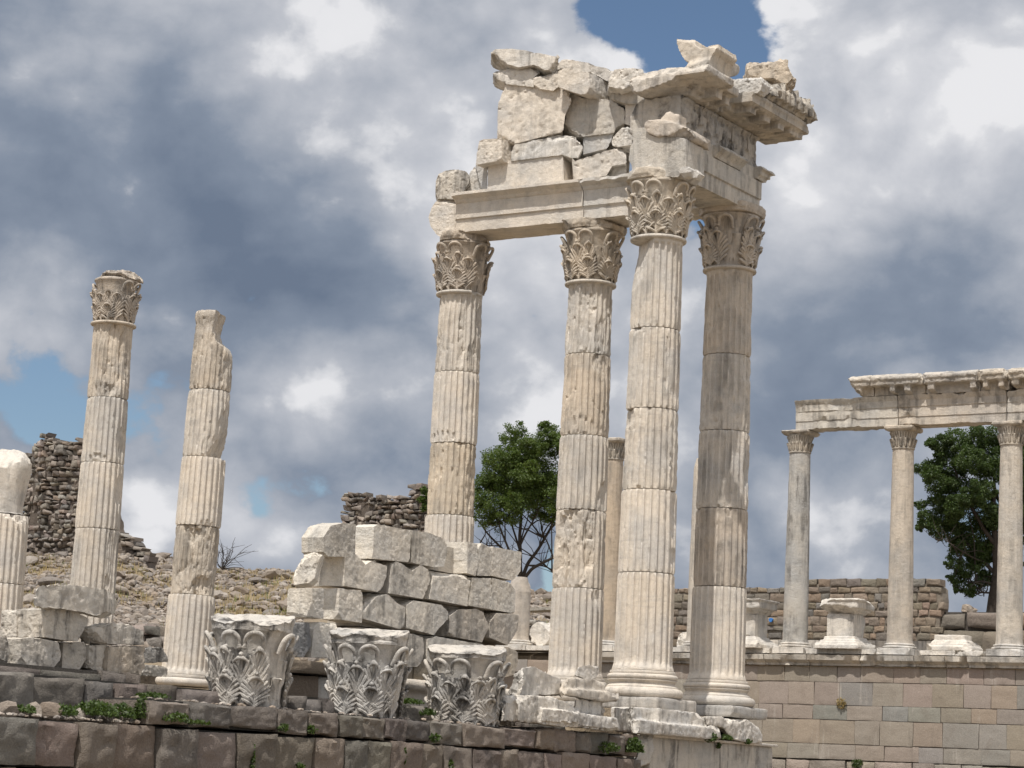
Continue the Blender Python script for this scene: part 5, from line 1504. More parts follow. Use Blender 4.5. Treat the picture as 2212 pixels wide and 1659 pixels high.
V, F, T = wall_k(KB+0.1, masonry([(zB, zA, [n0, n0+0.72, n0+1.75, n0+3.1, n0+4.3, n0+5.6]), (zC-0.2, zB, [n0, n0+1.2, n0+2.35, n0+3.4, n0+4.9, n0+5.6]), (0.7, zC-0.2, n0, n0+5.6, 0.8, 1.3)], 83, 0.6, 9, 0.04, 0.08, 0.02, 0.05, RB, 0.2, 0.03, 0.12, round_=5.0))
place('masonry', V, F, M['rubble'], None, T, 45, tw, (3, KB, 1.0))
stone('stone_lump', 'small squared stones lying loose on top of the low block wall', 'stone', [('k', PK('c7', [(1205, 1335), (1212, 1300), (1240, 1295), (1262, 1320), (1262, 1338)], KB+0.2), KB+0.2, KB+0.6)], mc((0.42, 0.36, 0.30), 0.4), vox=0.03, rough=1.0, chips=6, cdep=0.08)
stone('white_kerb', 'long white marble kerb at the foot of the brown wall', 'kerb', [box(-7.6, -1.3, KB-0.9, KB-0.4, 1.35, on_k('c7', 200, 1478, KB-0.9)[1])], mc(PALE, 0.7), vox=0.05, rough=0.6, chips=4, cdep=0.05)
V, F = remesh([box(-18, 9, KW+0.2, KB+14, -4.0, 1.34)], 0.3)
o = place('terrace', V, F, M['earth']); tag(o, kind='structure')

# ================================================================== GROUND, HILLSIDE, RUBBLE
me = mkmesh('ground', [(-3000, -300, 0), (3000, -300, 0), (3000, 5000, 0), (-3000, 5000, 0)], np.array([(0, 1, 2, 3)]), M['earth'])
tag(obj('ground', me), kind='structure')
SKY = [(-700, 1150), (-200, 1180), (0, 1196), (140, 1180), (235, 1150), (270, 1160), (300, 1180), (330, 1200), (380, 1208), (430, 1216), (480, 1226), (560, 1234), (640, 1242), (900, 1262), (1135, 1274), (1200, 1284), (1330, 1345), (1500, 1600), (2300, 1800), (3000, 1900)]
LOW = [(-700, 1400), (0, 1412), (400, 1415), (640, 1420), (1000, 1425), (1135, 1470), (1300, 1800), (2300, 2000), (3000, 2100)]
Y0, Y1 = 61.0, 100.0


def _line(tab, Y):
    out = []
    for x, y in tab:
        d = pix_dir(x, y); d = d/d[1]
        out.append((d[0], EYE+Y*d[2]))
    return np.array(out)


_sk, _lo = _line(SKY, Y1), _line(LOW, Y0)


def terrain(X, Y):
    s = X/Y
    zs, zl = np.interp(s, _sk[:, 0], _sk[:, 1]), np.interp(s, _lo[:, 0], _lo[:, 1])
    t = (Y-Y0)/(Y1-Y0)
    f = np.where(t < 0, t*1.0, np.where(t < 1, t*(0.80+0.20*t), 1-0.25*np.clip(t-1, 0, 3)))
    P = np.stack([X, Y, X*0], -1).reshape(-1, 3)
    nz = (0.55*fbm(P*0.16+3, 3, 5)+0.22*fbm(P*0.7, 3, 8)+0.08*fbm(P*2.5, 2, 12)).reshape(X.shape)
    return zl+(zs-zl)*f + nz*np.clip((Y-55)/10, 0, 1)*np.clip((112-Y)/20, 0.25, 1)*0.8


xs = np.concatenate([np.linspace(-60, -32, 20), np.linspace(-31.5, 12, 150), np.linspace(13, 60, 24)])
ys = np.concatenate([np.linspace(56, 64, 20), np.linspace(64.4, 104, 130), np.linspace(106, 190, 20)])
XX, YY = np.meshgrid(xs, ys)
ZZ = terrain(XX, YY)
rim = (XX <= xs[0]) | (XX >= xs[-1]) | (YY >= ys[-1]) | (YY <= ys[0])
ZZ = np.where(rim, -0.5, ZZ)
V = np.stack([XX, YY, ZZ], -1).reshape(-1, 3)
i = np.arange(len(ys)-1)[:, None]; j = np.arange(len(xs)-1)[None, :]; w = len(xs)
F = np.stack([i*w+j, i*w+j+1, (i+1)*w+j+1, (i+1)*w+j], -1).reshape(-1, 4)
tag(obj('hillside', mkmesh('hillside', V, F, M['earth'], None, 60)), kind='structure')


def hit_terrain(x, y):
    d = pix_dir(x, y); d = d/d[1]
    Ys = np.linspace(60, 103, 160)
    zt = terrain(d[0]*Ys, Ys)
    zr = EYE+d[2]*Ys
    q = np.nonzero(zr < zt)[0]
    if len(q) == 0: return None
    Y = Ys[q[0]]
    return np.array([d[0]*Y, Y, zt[q[0]]])


def ico(sub):
    bm = bmesh.new(); bmesh.ops.create_icosphere(bm, subdivisions=sub, radius=1.0)
    V = np.array([v.co[:] for v in bm.verts]); F = np.array([[v.index for v in f.verts] for f in bm.faces]); bm.free()
    return V, F


IC = {s: ico(s) for s in (1, 2, 3)}
RKC = [np.array(c) for c in ((0.29, 0.245, 0.205), (0.25, 0.215, 0.185), (0.33, 0.285, 0.24), (0.27, 0.22, 0.175), (0.37, 0.33, 0.29), (0.23, 0.205, 0.185))]


def rock_vf(sub, seed, flat=0.6):
    rng = random.Random(seed)
    V, F = IC[sub]
    V = V*np.array([1.0, rng.uniform(0.65, 0.95), rng.uniform(flat*0.7, flat*1.25)])
    for q in range(9 if sub > 1 else 4):
        d = np.array([rng.gauss(0, 1), rng.gauss(0, 1), rng.gauss(0, 1)]); d /= np.linalg.norm(d)
        s = V @ d
        V = V-np.clip(s-s.max()*rng.uniform(0.62, 0.85), 0, None)[:, None]*d
    V = V*(1+0.10*fbm(V*2.5+seed, 2, seed))[:, None]
    return V, F


rocks = []
rngR = random.Random(5)
for q in range(10):
    V, F = rock_vf(2, 100+q)
    V[:, 2] -= V[:, 2].min()+0.15
    rocks.append(mkmesh('rubble_stone', V, F, M['rubble'], np.tile(RKC[q % 6], (len(V), 1)), 12))


def spot():
    if rngR.random() < 0.90:
        x = rngR.uniform(40, 650)
        y = rngR.uniform(1200, 1420)
    else:
        x = rngR.uniform(1120, 1205); y = rngR.uniform(1270, 1400)
    return hit_terrain(x, y)


cnt = 0
while cnt < 280:
    p = spot()
    if p is None: continue
    r = min(0.46, 0.11+0.085*rngR.expovariate(1.0))
    if p[1] < 68: r *= 0.75
    o = obj('rubble_stone', rngR.choice(rocks), None, tuple(p), rngR.uniform(0, 6.28))
    o.rotation_euler = (rngR.uniform(-0.35, 0.35), rngR.uniform(-0.35, 0.35), rngR.uniform(0, 6.28))
    o.scale = (r*rngR.uniform(0.9, 1.8), r, r*rngR.uniform(0.55, 1.2))
    tag(o, 'grey-brown rubble stone strewn on the dry slope behind the columns', 'stone', 'rubble stones strewn over the dry slope')
    cnt += 1
Vs, Fs, Ts, off = [], [], [], 0
rv = [rock_vf(1, 500+q, 0.7) for q in range(12)]
n = 0
while n < 10500:
    if n > 7500:
        X, Y = rngR.uniform(-30, 11), rngR.uniform(62, 101)
        p = np.array([X, Y, float(terrain(np.array([X]), np.array([Y]))[0])])
    else:
        p = spot()
    if p is None: continue
    if fbm(np.array([[p[0]*0.25, p[1]*0.25, 0.0]]), 2, 77)[0] > 0.16 and rngR.random() < 0.8:
        n += 1; continue
    V, F = rngR.choice(rv)
    r = rngR.uniform(0.04, 0.17)
    a = rngR.uniform(0, 6.28); c, s = math.cos(a), math.sin(a)
    W = V*np.array([r*rngR.uniform(1, 1.6), r, r*rngR.uniform(0.8, 1.2)])
    W = np.stack([W[:, 0]*c-W[:, 1]*s, W[:, 0]*s+W[:, 1]*c, W[:, 2]], -1)+p+np.array([0, 0, r*0.25])
    Vs.append(W); Fs.append(F+off); off += len(W)
    Ts.append(np.tile(rngR.choice(RKC)*rngR.uniform(0.8, 1.25), (len(W), 1)))
    n += 1
o = obj('loose_rubble', mkmesh('loose_rubble', np.concatenate(Vs), np.concatenate(Fs), M['rubble'], np.concatenate(Ts), 20))
tag(o, 'small loose rubble covering the dry slope', 'rubble', kind='stuff')
# dry grass between the stones
Vs, Fs, Ts, off = [], [], [], 0
n = 0
while n < 2600:
    p = spot()
    n += 1
    if p is None or fbm(np.array([[p[0]*0.25, p[1]*0.25, 0.0]]), 2, 77)[0] < 0.02: continue
    green = rngR.random() < 0.12
    for b in range(5):
        a = rngR.uniform(0, 6.28); h = rngR.uniform(0.10, 0.32); lean = rngR.uniform(0.02, 0.16)
        d = np.array([math.cos(a), math.sin(a), 0]); e = np.array([-d[1], d[0], 0])*0.012
        q = p+np.array([rngR.gauss(0, 0.12), rngR.gauss(0, 0.12), -0.02])
        Vs.append(np.array([q-e, q+e, q+d*lean+np.array([0, 0, h])])); Fs.append(np.array([(0, 1, 2)])+off); off += 3
        Ts.append(np.tile(np.array((0.45, 0.75, 0.35) if green else (1, 1, 1))*rngR.uniform(0.7, 1.2), (3, 1)))
o = obj('dry_grass', mkmesh('dry_grass', np.concatenate(Vs), np.concatenate(Fs), M['straw'], np.concatenate(Ts), 60, False))
tag(o, 'dry yellow grass in tufts between the rubble', 'grass', kind='stuff')

# ---- ruins on the skyline
RUB = ((0.225, 0.198, 0.175), (0.26, 0.228, 0.20), (0.19, 0.172, 0.155), (0.30, 0.265, 0.23), (0.265, 0.22, 0.185), (0.35, 0.315, 0.28))


def ruin(name, label, cat, outline, K, h0, h1, w0, w1, seed, prot, thick=1.6):
    po = [on_k(c, x, y, K) for c, x, y in outline]
    ns, zs_ = [p[0] for p in po], [p[1] for p in po]
    root = root_at(name, sum(ns)/len(ns), K, min(zs_))
    tag(root, label, cat)
    pw = (sum(ns)/len(ns), K, min(zs_))
    rng = random.Random(seed)
    rows, z = [], min(zs_)
    while z < max(zs_):
        h = rng.uniform(h0, h1); rows.append((z, z+h, min(ns)-0.2, max(ns)+0.2, w0, w1)); z += h
    V, F, T = wall_k(K, masonry(rows, seed, 0.5, 4, prot, 0.04, 0.006, 0.06, RUB, 0.28, 0.035, None, poly_inside(po), round_=5.0))
    # hollows and swellings of the broken face
    V[:, 1] -= 0.35*fbm(np.stack([V[:, 0]*0.7, V[:, 0]*0, V[:, 2]*0.7], -1), 3, seed)
    place('stonework', V, F, M['rubble'], None, T, 45, root, pw)
    cx, cz = sum(ns)/len(ns), sum(zs_)/len(zs_)
    core = [(cx+(n-cx)*0.78, cz+(z-cz)*0.90-0.2) for n, z in po]
    V, F = remesh([('k', core, K+0.12, K+thick)], 0.14)
    V = weather(V, F, seed, 5.0, 0, 0)
    place('core', V, F, M['rubble'], None, np.tile(np.array((0.15, 0.125, 0.105)), (len(V), 1))*(1+0.5*fbm(V*2.2, 3, seed))[:, None], 45, root, pw)
    # broken stones standing on the torn edge
    return root, pw


ruin('ruined_tower', 'tall jagged rubble ruin rising behind the leafy-capital column', 'ruin',
     [('d5', 60, 1180), ('d5', 90, 330), ('d5', 150, 292), ('d5', 215, 280), ('d5', 228, 240), ('d5', 222, 200), ('d5', 268, 188), ('d5', 290, 150), ('d5', 352, 155), ('d5', 385, 192), ('d5', 440, 202), ('d5', 500, 190), ('d5', 530, 172),
      ('d5', 575, 260), ('d5', 640, 520), ('d5', 720, 700), ('c4', 660, 190), ('c4', 705, 190), ('c4', 760, 215), ('c4', 803, 230), ('c4', 822, 262), ('c4', 868, 292), ('c4', 905, 335), ('c4', 915, 372), ('c4', 850, 440), ('c4', 700, 500), ('d5', 600, 1200)],
     31.0, 0.12, 0.24, 0.13, 0.36, 91, 0.16)
ruin('ruined_wall', 'rubble ruin with squared quoins on the hilltop left of the broken-beam column', 'ruin',
     [('v', 739, 1165), ('v', 742, 1063), ('v', 770, 1060), ('v', 790, 1070), ('v', 838, 1076), ('v', 862, 1066), ('v', 884, 1067), ('v', 896, 1050), ('v', 904, 1042), ('v', 922, 1046), ('v', 940, 1080), ('v', 950, 1170)],
     38.0, 0.12, 0.22, 0.13, 0.38, 92, 0.13)
q0, q1 = on_k('v', 741, 1060, 37.9), on_k('v', 768, 1160, 37.9)
hq = (q0[1]-q1[1])/5
for i in range(5):
    pass
ruin('low_rubble_wall', 'low coursed rubble wall on the slope seen beside the split column', 'wall',
     [('c4', 815, 915), ('c4', 820, 765), ('c4', 890, 755), ('c4', 960, 765), ('c4', 1060, 770), ('c4', 1060, 915)], 11.0, 0.22, 0.34, 0.35, 0.8, 93, 0.05, 0.8)
ruin('low_rubble_wall', 'dark rubble wall on the terrace behind the fallen shaft piece', 'wall',
     [('d8', 480, 1080), ('d8', 480, 880), ('d8', 560, 860), ('d8', 650, 880), ('d8', 740, 900), ('d8', 760, 940), ('d8', 900, 940), ('d8', 900, 1080)], 19.5, 0.2, 0.34, 0.3, 0.6, 94, 0.08, 0.8)
stone('stone_slab', 'long grey slab bridging the rubble left of the scarred column', 'slab', [('k', PK('d8', [(540, 800), (560, 775), (700, 770), (900, 762), (900, 795), (700, 805), (560, 812)], 20.5), 20.5, 21.1)], mc((0.42, 0.40, 0.36), 0.5), vox=0.03, rough=0.8, chips=3, cdep=0.06)

# ================================================================== TREES AND PLANTS


def leaves(clusters, count, size, seed, tint0=(0.75, 1.25)):
    rng = np.random.default_rng(seed)
    big, clusters = clusters, []
    for c, rad, squash, wgt in big:
        clusters.append((c, rad*0.72, squash, wgt*0.35))
        for q in range(9):
            d = rng.normal(size=3); d /= np.linalg.norm(d)
            clusters.append((np.array(c)+d*rad*rng.uniform(0.55, 1.0)*np.array([1, 1, squash]), rad*rng.uniform(0.20, 0.42), rng.uniform(0.6, 1.0), wgt*0.085*rng.uniform(0.6, 1.4)))
    tot = sum(c[3] for c in clusters)
    Vs, Ts = [], []
    for c, rad, squash, wgt in clusters:
        m = int(count*wgt/tot)
        d = rng.normal(size=(m, 3)); d /= np.linalg.norm(d, axis=1, keepdims=True)
        r = rng.uniform(0.25, 1.0, (m, 1))**0.5
        lump = 1+0.6*fbm(d*2.3+seed+c[0], 3, seed)[:, None]
        p = np.array(c)+d*r*rad*np.array([1, 1, squash])*lump
        a = rng.normal(size=(m, 3)); a[:, 2] = a[:, 2]*0.6-0.25; a /= np.linalg.norm(a, axis=1, keepdims=True)
        b = np.cross(a, rng.normal(size=(m, 3))); b /= np.linalg.norm(b, axis=1, keepdims=True)
        s = size*rng.uniform(0.6, 1.35, (m, 1))
        q = np.stack([p-a*s*0.5, p+b*s*0.32, p+a*s*0.6, p-b*s*0.32], 1)
        Vs.append(q.reshape(-1, 3))
        t = rng.uniform(*tint0, (m, 1))*rng.uniform(0.85, 1.15)
        Ts.append(np.repeat(np.concatenate([t*rng.uniform(0.9, 1.15, (m, 1)), t, t*0.9], 1), 4, 0))
    V = np.concatenate(Vs); T = np.concatenate(Ts)
    return V, np.arange(len(V)).reshape(-1, 4), T


def tree(label, crop, base, limbs, clusters, depth, mat, seed, n_leaves, leaf_size, twigs=40, group=None, fat=1.2):
    p0 = at_depth(crop, *base, depth)
    sc_ = depth/FOC/CROPS[crop][2]/1.8517
    root = empty('tree', p0, 0.0)
    tag(root, label, 'tree')
    rng = random.Random(seed)
    parts, ends = [], []
    for pts, r0, r1 in limbs:
        P = [at_depth(crop, x, y, depth+dz)-p0 for x, y, dz in pts]
        # smooth the path
        P = np.array(P); tt = np.linspace(0, len(P)-1, len(P)*5)
        Q = np.stack([np.interp(tt, np.arange(len(P)), P[:, k]) for k in range(3)], -1)
        Q[1:-1] = (Q[:-2]+2*Q[1:-1]+Q[2:])/4
        Q += 0.03*np.stack([fbm(Q*1.5+k*9, 2, seed+k) for k in range(3)], -1)
        parts.append(tube(Q, np.linspace(r0, r1, len(Q))*0.8, 8))
        ends.append(Q)
    # fine side shoots along the limbs
    for q in range(90):
        Q = rng.choice(ends); s = Q[rng.randrange(len(Q)//4, len(Q))]
        d = np.array([rng.gauss(0, 1), rng.gauss(0, 0.8), rng.uniform(-0.2, 1.2)]); d /= np.linalg.norm(d)
        pts = [s]
        for w in range(4):
            d = d+np.array([rng.gauss(0, 0.3), rng.gauss(0, 0.3), rng.gauss(0.08, 0.2)]); d /= np.linalg.norm(d)
            pts.append(pts[-1]+d*rng.uniform(0.10, 0.26)*depth/80)
        parts.append(tube(pts, [0.016, 0.013, 0.010, 0.007, 0.004], 4))
    CL = [(at_depth(crop, x, y, depth+dz)-p0, r*sc_*fat, 0.95, r*r) for x, y, r, dz in clusters]
    for q in range(twigs):
        Q = rng.choice(ends); s = Q[rng.randrange(len(Q)//3, len(Q))]
        c = min(rng.sample(CL, min(4, len(CL))), key=lambda c: np.linalg.norm(c[0]-s))[0]
        mid = (s+c)/2+np.array([rng.gauss(0, 0.12), rng.gauss(0, 0.12), rng.gauss(0, 0.12)])
        parts.append(tube([s, (s+mid)/2+np.array([0, 0, 0.05]), mid, c], [0.03, 0.025, 0.02, 0.008], 5))
    V, F = join(parts)
    obj('trunk', mkmesh('trunk', V, F, M['bark'], None, 60), root)
    V, F, T = leaves(CL, n_leaves, leaf_size, seed)
    obj('crown', mkmesh('crown', V, F, mat, T, 60, False), root)
    return root


C1 = [(1145, 962, 30, -.3), (1138, 1005, 40, .3), (1080, 1020, 36, -.3), (1122, 1062, 40, -.5), (1170, 1075, 34, -.4), (1085, 1070, 34, .5), (1102, 950, 24, 0), (1078, 992, 30, .2), (1118, 985, 36, -.3), (1158, 992, 40, .2), (1187, 942, 24, 0), (1200, 965, 26, .3), (1123, 932, 17, 0), (1178, 925, 14, 0), (1052, 1040, 24, .2), (1096, 1045, 42, .4), (1150, 1050, 42, .3), (1195, 1040, 38, 0), (1066, 1085, 30, -.6), (1115, 1090, 34, -.8),
      (1042, 1085, 16, 0), (1168, 1095, 28, .4), (1048, 1128, 16, -.3), (1198, 1112, 24, 0), (1075, 1120, 22, -.3), (1240, 975, 45, 0), (1250, 1050, 48, .4), (1290, 1010, 30, 0), (1005, 1050, 26, .2), (1020, 1100, 22, 0), (1140, 1020, 30, -.9), (1210, 1080, 24, -.8)]
tree('dark green spreading tree behind the scarred column, bare twisting limbs below its crown', 'v', (1126, 1262),
     [([(1126, 1262, 0), (1124, 1215, 0), (1122, 1160, 0), (1125, 1110, 0), (1130, 1060, .1), (1138, 1010, 0)], 0.10, 0.03),
      ([(1125, 1250, 0), (1105, 1205, .2), (1078, 1180, .3), (1050, 1150, .3), (1020, 1110, .2)], 0.075, 0.025),
      ([(1124, 1230, 0), (1100, 1190, -.3), (1080, 1140, -.4), (1068, 1100, -.4)], 0.06, 0.025),
      ([(1127, 1255, 0), (1142, 1215, .1), (1165, 1185, .2), (1190, 1140, .2), (1205, 1100, .2), (1230, 1050, .2)], 0.085, 0.03),
      ([(1128, 1258, 0), (1150, 1228, -.2), (1180, 1212, -.3), (1215, 1195, -.3), (1255, 1170, -.2), (1280, 1120, -.2)], 0.08, 0.025),
      ([(1140, 1222, 0), (1170, 1222, -.1), (1195, 1232, -.2), (1206, 1245, -.2)], 0.04, 0.012),
      ([(1123, 1190, 0), (1110, 1150, .1), (1098, 1100, .2), (1095, 1050, .2)], 0.05, 0.02),
      ([(1122, 1180, 0), (1140, 1145, -.2), (1160, 1110, -.3), (1170, 1080, -.3)], 0.05, 0.02),
      ([(1165, 1185, .2), (1172, 1150, 0), (1175, 1110, 0)], 0.03, 0.012), ([(1078, 1180, .3), (1050, 1178, .2), (1030, 1190, .2)], 0.03, 0.01), ([(1100, 1196, .2), (1070, 1200, 0), (1045, 1212, 0)], 0.03, 0.01)],
     C1, 80.0, M['leaf'], 7, 130000, 0.056, 16, fat=1.36)
C2 = [(1180, 455, 70, 0), (1095, 480, 45, 0), (1280, 470, 75, .3), (1050, 470, 28, 0), (1035, 600, 50, .2), (1150, 590, 85, .3), (1320, 590, 90, .3), (1080, 690, 65, -.4), (1220, 720, 95, .2), (1000, 790, 28, 0), (1020, 850, 42, -.2), (990, 905, 22, 0), (1120, 840, 80, .2), (1310, 830, 90, .4), (1070, 910, 40, -.3),
      (1160, 930, 65, .2), (1270, 950, 85, .4), (1185, 1020, 48, 0), (1300, 1060, 70, .3), (1175, 1090, 36, -.2), (1240, 1120, 50, 0), (1170, 1170, 34, 0), (1240, 1215, 40, 0), (1185, 1215, 22, 0), (1320, 1180, 40, .3), (1450, 480, 80, .3), (1480, 620, 100, .3), (1470, 800, 100, .4), (1450, 960, 90, .4), (1580, 560, 80, .2), (1600, 740, 90, .2), (1560, 900, 80, .3), (1440, 1100, 60, .3),
      (1230, 560, 60, -.9), (1180, 790, 60, -.9), (1300, 730, 60, -1)]
tree('dense dark tree behind the bleached portico column, ragged on its open side', 'c7', (1362, 1345),
     [([(1362, 1345, 0), (1372, 1250, 0), (1385, 1130, 0), (1380, 980, 0), (1370, 800, .1), (1380, 620, .1)], 0.26, 0.06), ([(1382, 1150, 0), (1300, 1060, .2), (1210, 950, .2), (1130, 850, .2)], 0.10, 0.03),
      ([(1378, 1200, 0), (1310, 1180, -.1), (1240, 1190, -.1)], 0.06, 0.02), ([(1380, 1000, 0), (1290, 860, -.2), (1200, 700, -.2), (1160, 560, 0)], 0.10, 0.03), ([(1382, 1080, 0), (1470, 950, .2), (1550, 780, .2)], 0.12, 0.03), ([(1375, 1240, 0), (1300, 1240, .1), (1220, 1260, .1)], 0.05, 0.012),
      ([(1330, 1090, .2), (1230, 1040, -.6), (1110, 960, -.8), (1080, 985, -.8)], 0.04, 0.01)],
     C2, 82.0, M['leaf_dark'], 17, 220000, 0.062, 14, fat=1.4)

# shrub in the ruin
p0 = at_depth('v', 915, 1105, 91)
rt = empty('shrub', p0); tag(rt, 'small green shrub growing at the end of the quoined ruin', 'shrub')
CL = [(at_depth('v', x, y, 91)-p0, r*91/FOC, 1.0, r*r) for x, y, r in [(917, 1060, 10), (912, 1078, 11), (920, 1092, 9), (926, 1072, 10), (914, 1100, 7)]]
V, F, T = leaves(CL, 1500, 0.10, 3)
obj('foliage', mkmesh('foliage', V, F, M['leaf'], T, 60, False), rt)
V, F = tube([(0, 0, -0.3), (0.02, 0, 0.3), (0.06, 0, 0.8)], [0.04, 0.03, 0.015], 6)
obj('stem', mkmesh('stem', V, F, M['bark'], None, 60), rt)
# bare shrub on the skyline
p0 = at_depth('c4', 1375, 430, 96)
rngT = random.Random(4)
parts = []
for q in range(16):
    a = rngT.uniform(-0.6, 1.5); L = rngT.uniform(0.6, 1.6)
    pts = [np.zeros(3)]
    d = np.array([math.sin(a), rngT.uniform(-0.4, 0.4), abs(math.cos(a))+0.15]); d /= np.linalg.norm(d)
    for s in range(5):
        d = d+np.array([rngT.gauss(0, 0.25), rngT.gauss(0, 0.2), rngT.gauss(0, 0.15)]); d /= np.linalg.norm(d)
        pts.append(pts[-1]+d*L/5)
    parts.append(tube(pts, np.linspace(0.018, 0.006, 6), 4))
    for s in (2, 3, 4):
        e = d+np.array([rngT.gauss(0, 0.7), 0, rngT.gauss(0, 0.6)])
        parts.append(tube([pts[s], pts[s]+e*0.15, pts[s]+e*0.32], [0.01, 0.008, 0.005], 4))
V, F = join(parts)
o = obj('bare_shrub', mkmesh('bare_shrub', V, F, M['bark'], None, 60), None, tuple(p0)); tag(o, 'leafless wiry shrub on the skyline beside the split column', 'shrub')


def weed(label, p, r, h, n, seed, mat='weed', flat=False):
    rng = np.random.default_rng(seed)
    d = rng.normal(size=(n, 3)); d /= np.linalg.norm(d, axis=1, keepdims=True)
    P = d*rng.uniform(0.2, 1, (n, 1))**0.5*np.array([r, r*(0.4 if flat else 0.8), h])
    P[:, 2] = np.abs(P[:, 2]) if not flat else P[:, 2]
    a = rng.normal(size=(n, 3)); a[:, 2] += 0.4; a /= np.linalg.norm(a, axis=1, keepdims=True)
    b = np.cross(a, rng.normal(size=(n, 3))); b /= np.linalg.norm(b, axis=1, keepdims=True)
    s = rng.uniform(0.014, 0.034, (n, 1))
    V = np.stack([P-a*s, P+b*s*0.6, P+a*s*1.2, P-b*s*0.6], 1).reshape(-1, 3)
    T = np.repeat(rng.uniform(0.6, 1.25, (n, 1))*np.ones((1, 3)), 4, 0)
    o = obj('weed', mkmesh('weed', V, np.arange(4*n).reshape(-1, 4), M[mat], T, 60, False), None, tuple(p), -TH)
    tag(o, label, 'weed', 'weeds growing out of the walls')


WD = [('bushy green weed mat in the middle of the open ledge at the heap side', 'c4', 585, 1330, 0.75, 0.45, 0.26, 900, 0), ('small green weed on the ledge nearest the view edge', 'c4', 150, 1315, 0.75, 0.22, 0.14, 200, 0), ('round weed clump between pebbles on the open ledge', 'c4', 385, 1330, 0.75, 0.30, 0.18, 380, 0),
      ('weed cushion on the ledge close to the step in the dark wall', 'c4', 745, 1345, 0.80, 0.28, 0.26, 460, 0), ('upright weed tucked into the corner of the stepped dark wall', 'c4', 872, 1350, 0.90, 0.17, 0.42, 420, 0), ('flat weed strip on the wall top at the foot of the split column', 'c4', 945, 1218, 0.5, 0.35, 0.08, 260, 0),
      ('dry pale weed below the step of the dark wall', 'c4', 1075, 1372, 1.08, 0.35, 0.20, 360, 0), ('thin green weed seam right of the dry pale weed', 'c4', 1225, 1385, 1.08, 0.25, 0.06, 140, 0), ('long hanging weed in a joint of the lowest big stones', 'c4', 1555, 1600, 1.06, 0.10, 0.30, 220, 1),
      ('weed sprig under the second upper stone of the dark wall', 'c5', 50, 1408, 1.06, 0.16, 0.08, 90, 1), ('weed sprig below the dark wall course under the middle fallen capital', 'c5', 222, 1420, 1.06, 0.16, 0.08, 110, 1), ('weed tuft in the course joint under the smallest fallen capital', 'c5', 990, 1475, 1.06, 0.16, 0.10, 130, 1),
      ('thin weed down a joint of the big stones below the smallest capital', 'c5', 798, 1580, 1.06, 0.06, 0.22, 100, 1), ('weed tuft low in the big stones right of the thin weed', 'c5', 1075, 1640, 1.06, 0.13, 0.12, 130, 1), ('weed at the bottom of the dark wall under the first fallen capital pair', 'c5', 140, 1650, 1.06, 0.2, 0.08, 100, 1),
      ('grass cushion between the middle and the smallest fallen capitals', 'c5', 830, 1258, 0.15, 0.35, 0.10, 330, 0), ('weed tuft behind the dark ledge left of the smallest fallen capital', 'c5', 945, 1330, 0.25, 0.20, 0.14, 170, 0), ('small weed on the ledge left of the middle fallen capital', 'c5', 150, 1262, 0.1, 0.12, 0.12, 90, 0),
      ('wide mossy weed hanging on the dark wall under the scaly base fragment', 'c6', 800, 1530, 1.04, 0.42, 0.14, 420, 1), ('leafy bush rooted where the dark wall meets the white podium', 'c6', 985, 1560, 1.08, 0.24, 0.36, 900, 0), ('weed in the notch of the podium crown under the nearest column', 'c6', 1455, 1470, 1.05, 0.20, 0.14, 220, 1),
      ('weed between the two podium crown blocks', 'c6', 1550, 1480, 1.0, 0.22, 0.12, 200, 0), ('weed under the jumble of crown blocks at the white corner', 'c6', 1690, 1495, 1.02, 0.12, 0.08, 120, 1), ('single leafy sprig on the face of the white podium', 'c6', 1510, 1520, 0.92, 0.07, 0.08, 80, 1)]
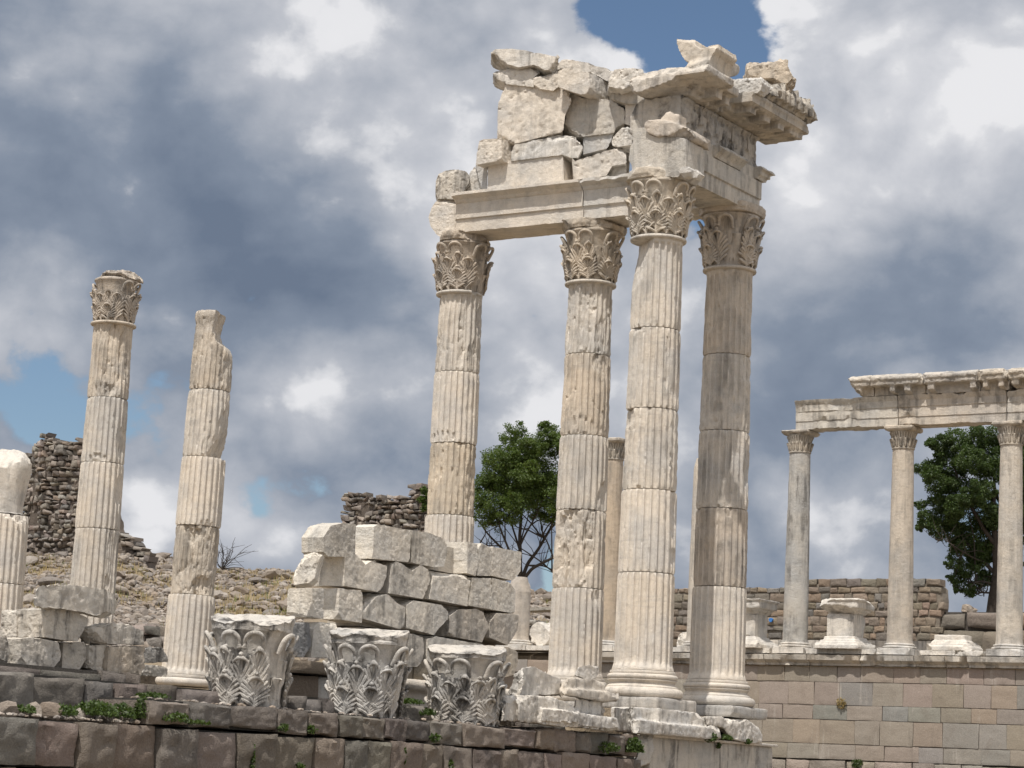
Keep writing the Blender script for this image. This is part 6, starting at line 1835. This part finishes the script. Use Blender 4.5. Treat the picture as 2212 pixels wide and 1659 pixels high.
for i, (lab, c, x, y, nn, r, h, m, fl) in enumerate(WD):
    k, z = on_n(c, x, y, nn)
    weed(lab, world(k, nn, z), r*0.75, h*0.7, m, 400+i, flat=bool(fl))
for i, (lab, x, y, r, h, m) in enumerate([('dry weed hanging from the upper ashlar of the terrace wall', 860, 765, 0.14, 0.14, 160), ('green weed at the foot of the smooth terrace ashlar', 975, 1210, 0.16, 0.12, 220)]):
    n, z = on_k('c8', x, y, KW-0.05)
    weed(lab, world(KW-0.05, n, z), r, h, m, 440+i, 'straw' if i == 0 else 'weed', True)
# pebbles on the open ledge
for i, (lab, x, y, r) in enumerate([('flat pebble at the very edge of the open ledge', 40, 1300, 0.26), ('long pebble near the edge of the open ledge', 110, 1305, 0.17), ('pale pebble on the open ledge beside the first small weed', 215, 1310, 0.22), ('tall pointed pebble on the open ledge', 300, 1300, 0.26),
                                    ('squarish pebble in front of the weed mat on the ledge', 492, 1325, 0.16), ('tilted pebble right of the weed mat on the ledge', 690, 1312, 0.22), ('little pebble at the end of the weed mat on the ledge', 775, 1312, 0.12)]):
    k, z = on_n('c4', x, y+25, 0.7)
    o = obj('pebble', rocks[i % 10], None, tuple(world(k, 0.7, -1.56)), i*1.3); o.scale = (r*0.75, r*0.6, r*0.8)
    tag(o, lab, 'stone', 'loose stones on the dark ledge')

# stone chippings lying on the ledges
Vs, Fs, Ts, off = [], [], [], 0
for q in range(520):
    if rngR.random() < 0.5:
        k, n, z = rngR.uniform(-20, -14.7), rngR.uniform(0.2, 0.98), -1.555
    else:
        k, n, z = rngR.uniform(-14.5, -3), rngR.uniform(0.05, 0.92), -1.225
    V, F = rngR.choice(rv)
    r = rngR.uniform(0.012, 0.05)
    W = V*np.array([r*1.3, r, r*0.8])+world(k, n, z)+np.array([0, 0, r*0.3])
    Vs.append(W); Fs.append(F+off); off += len(W)
    Ts.append(np.tile(rngR.choice(RKC)*rngR.uniform(0.9, 1.7), (len(W), 1)))
o = obj('stone_chippings', mkmesh('stone_chippings', np.concatenate(Vs), np.concatenate(Fs), M['rubble'], np.concatenate(Ts), 20))
tag(o, 'fine stone chippings lying along the dark ledges', 'rubble', kind='stuff')
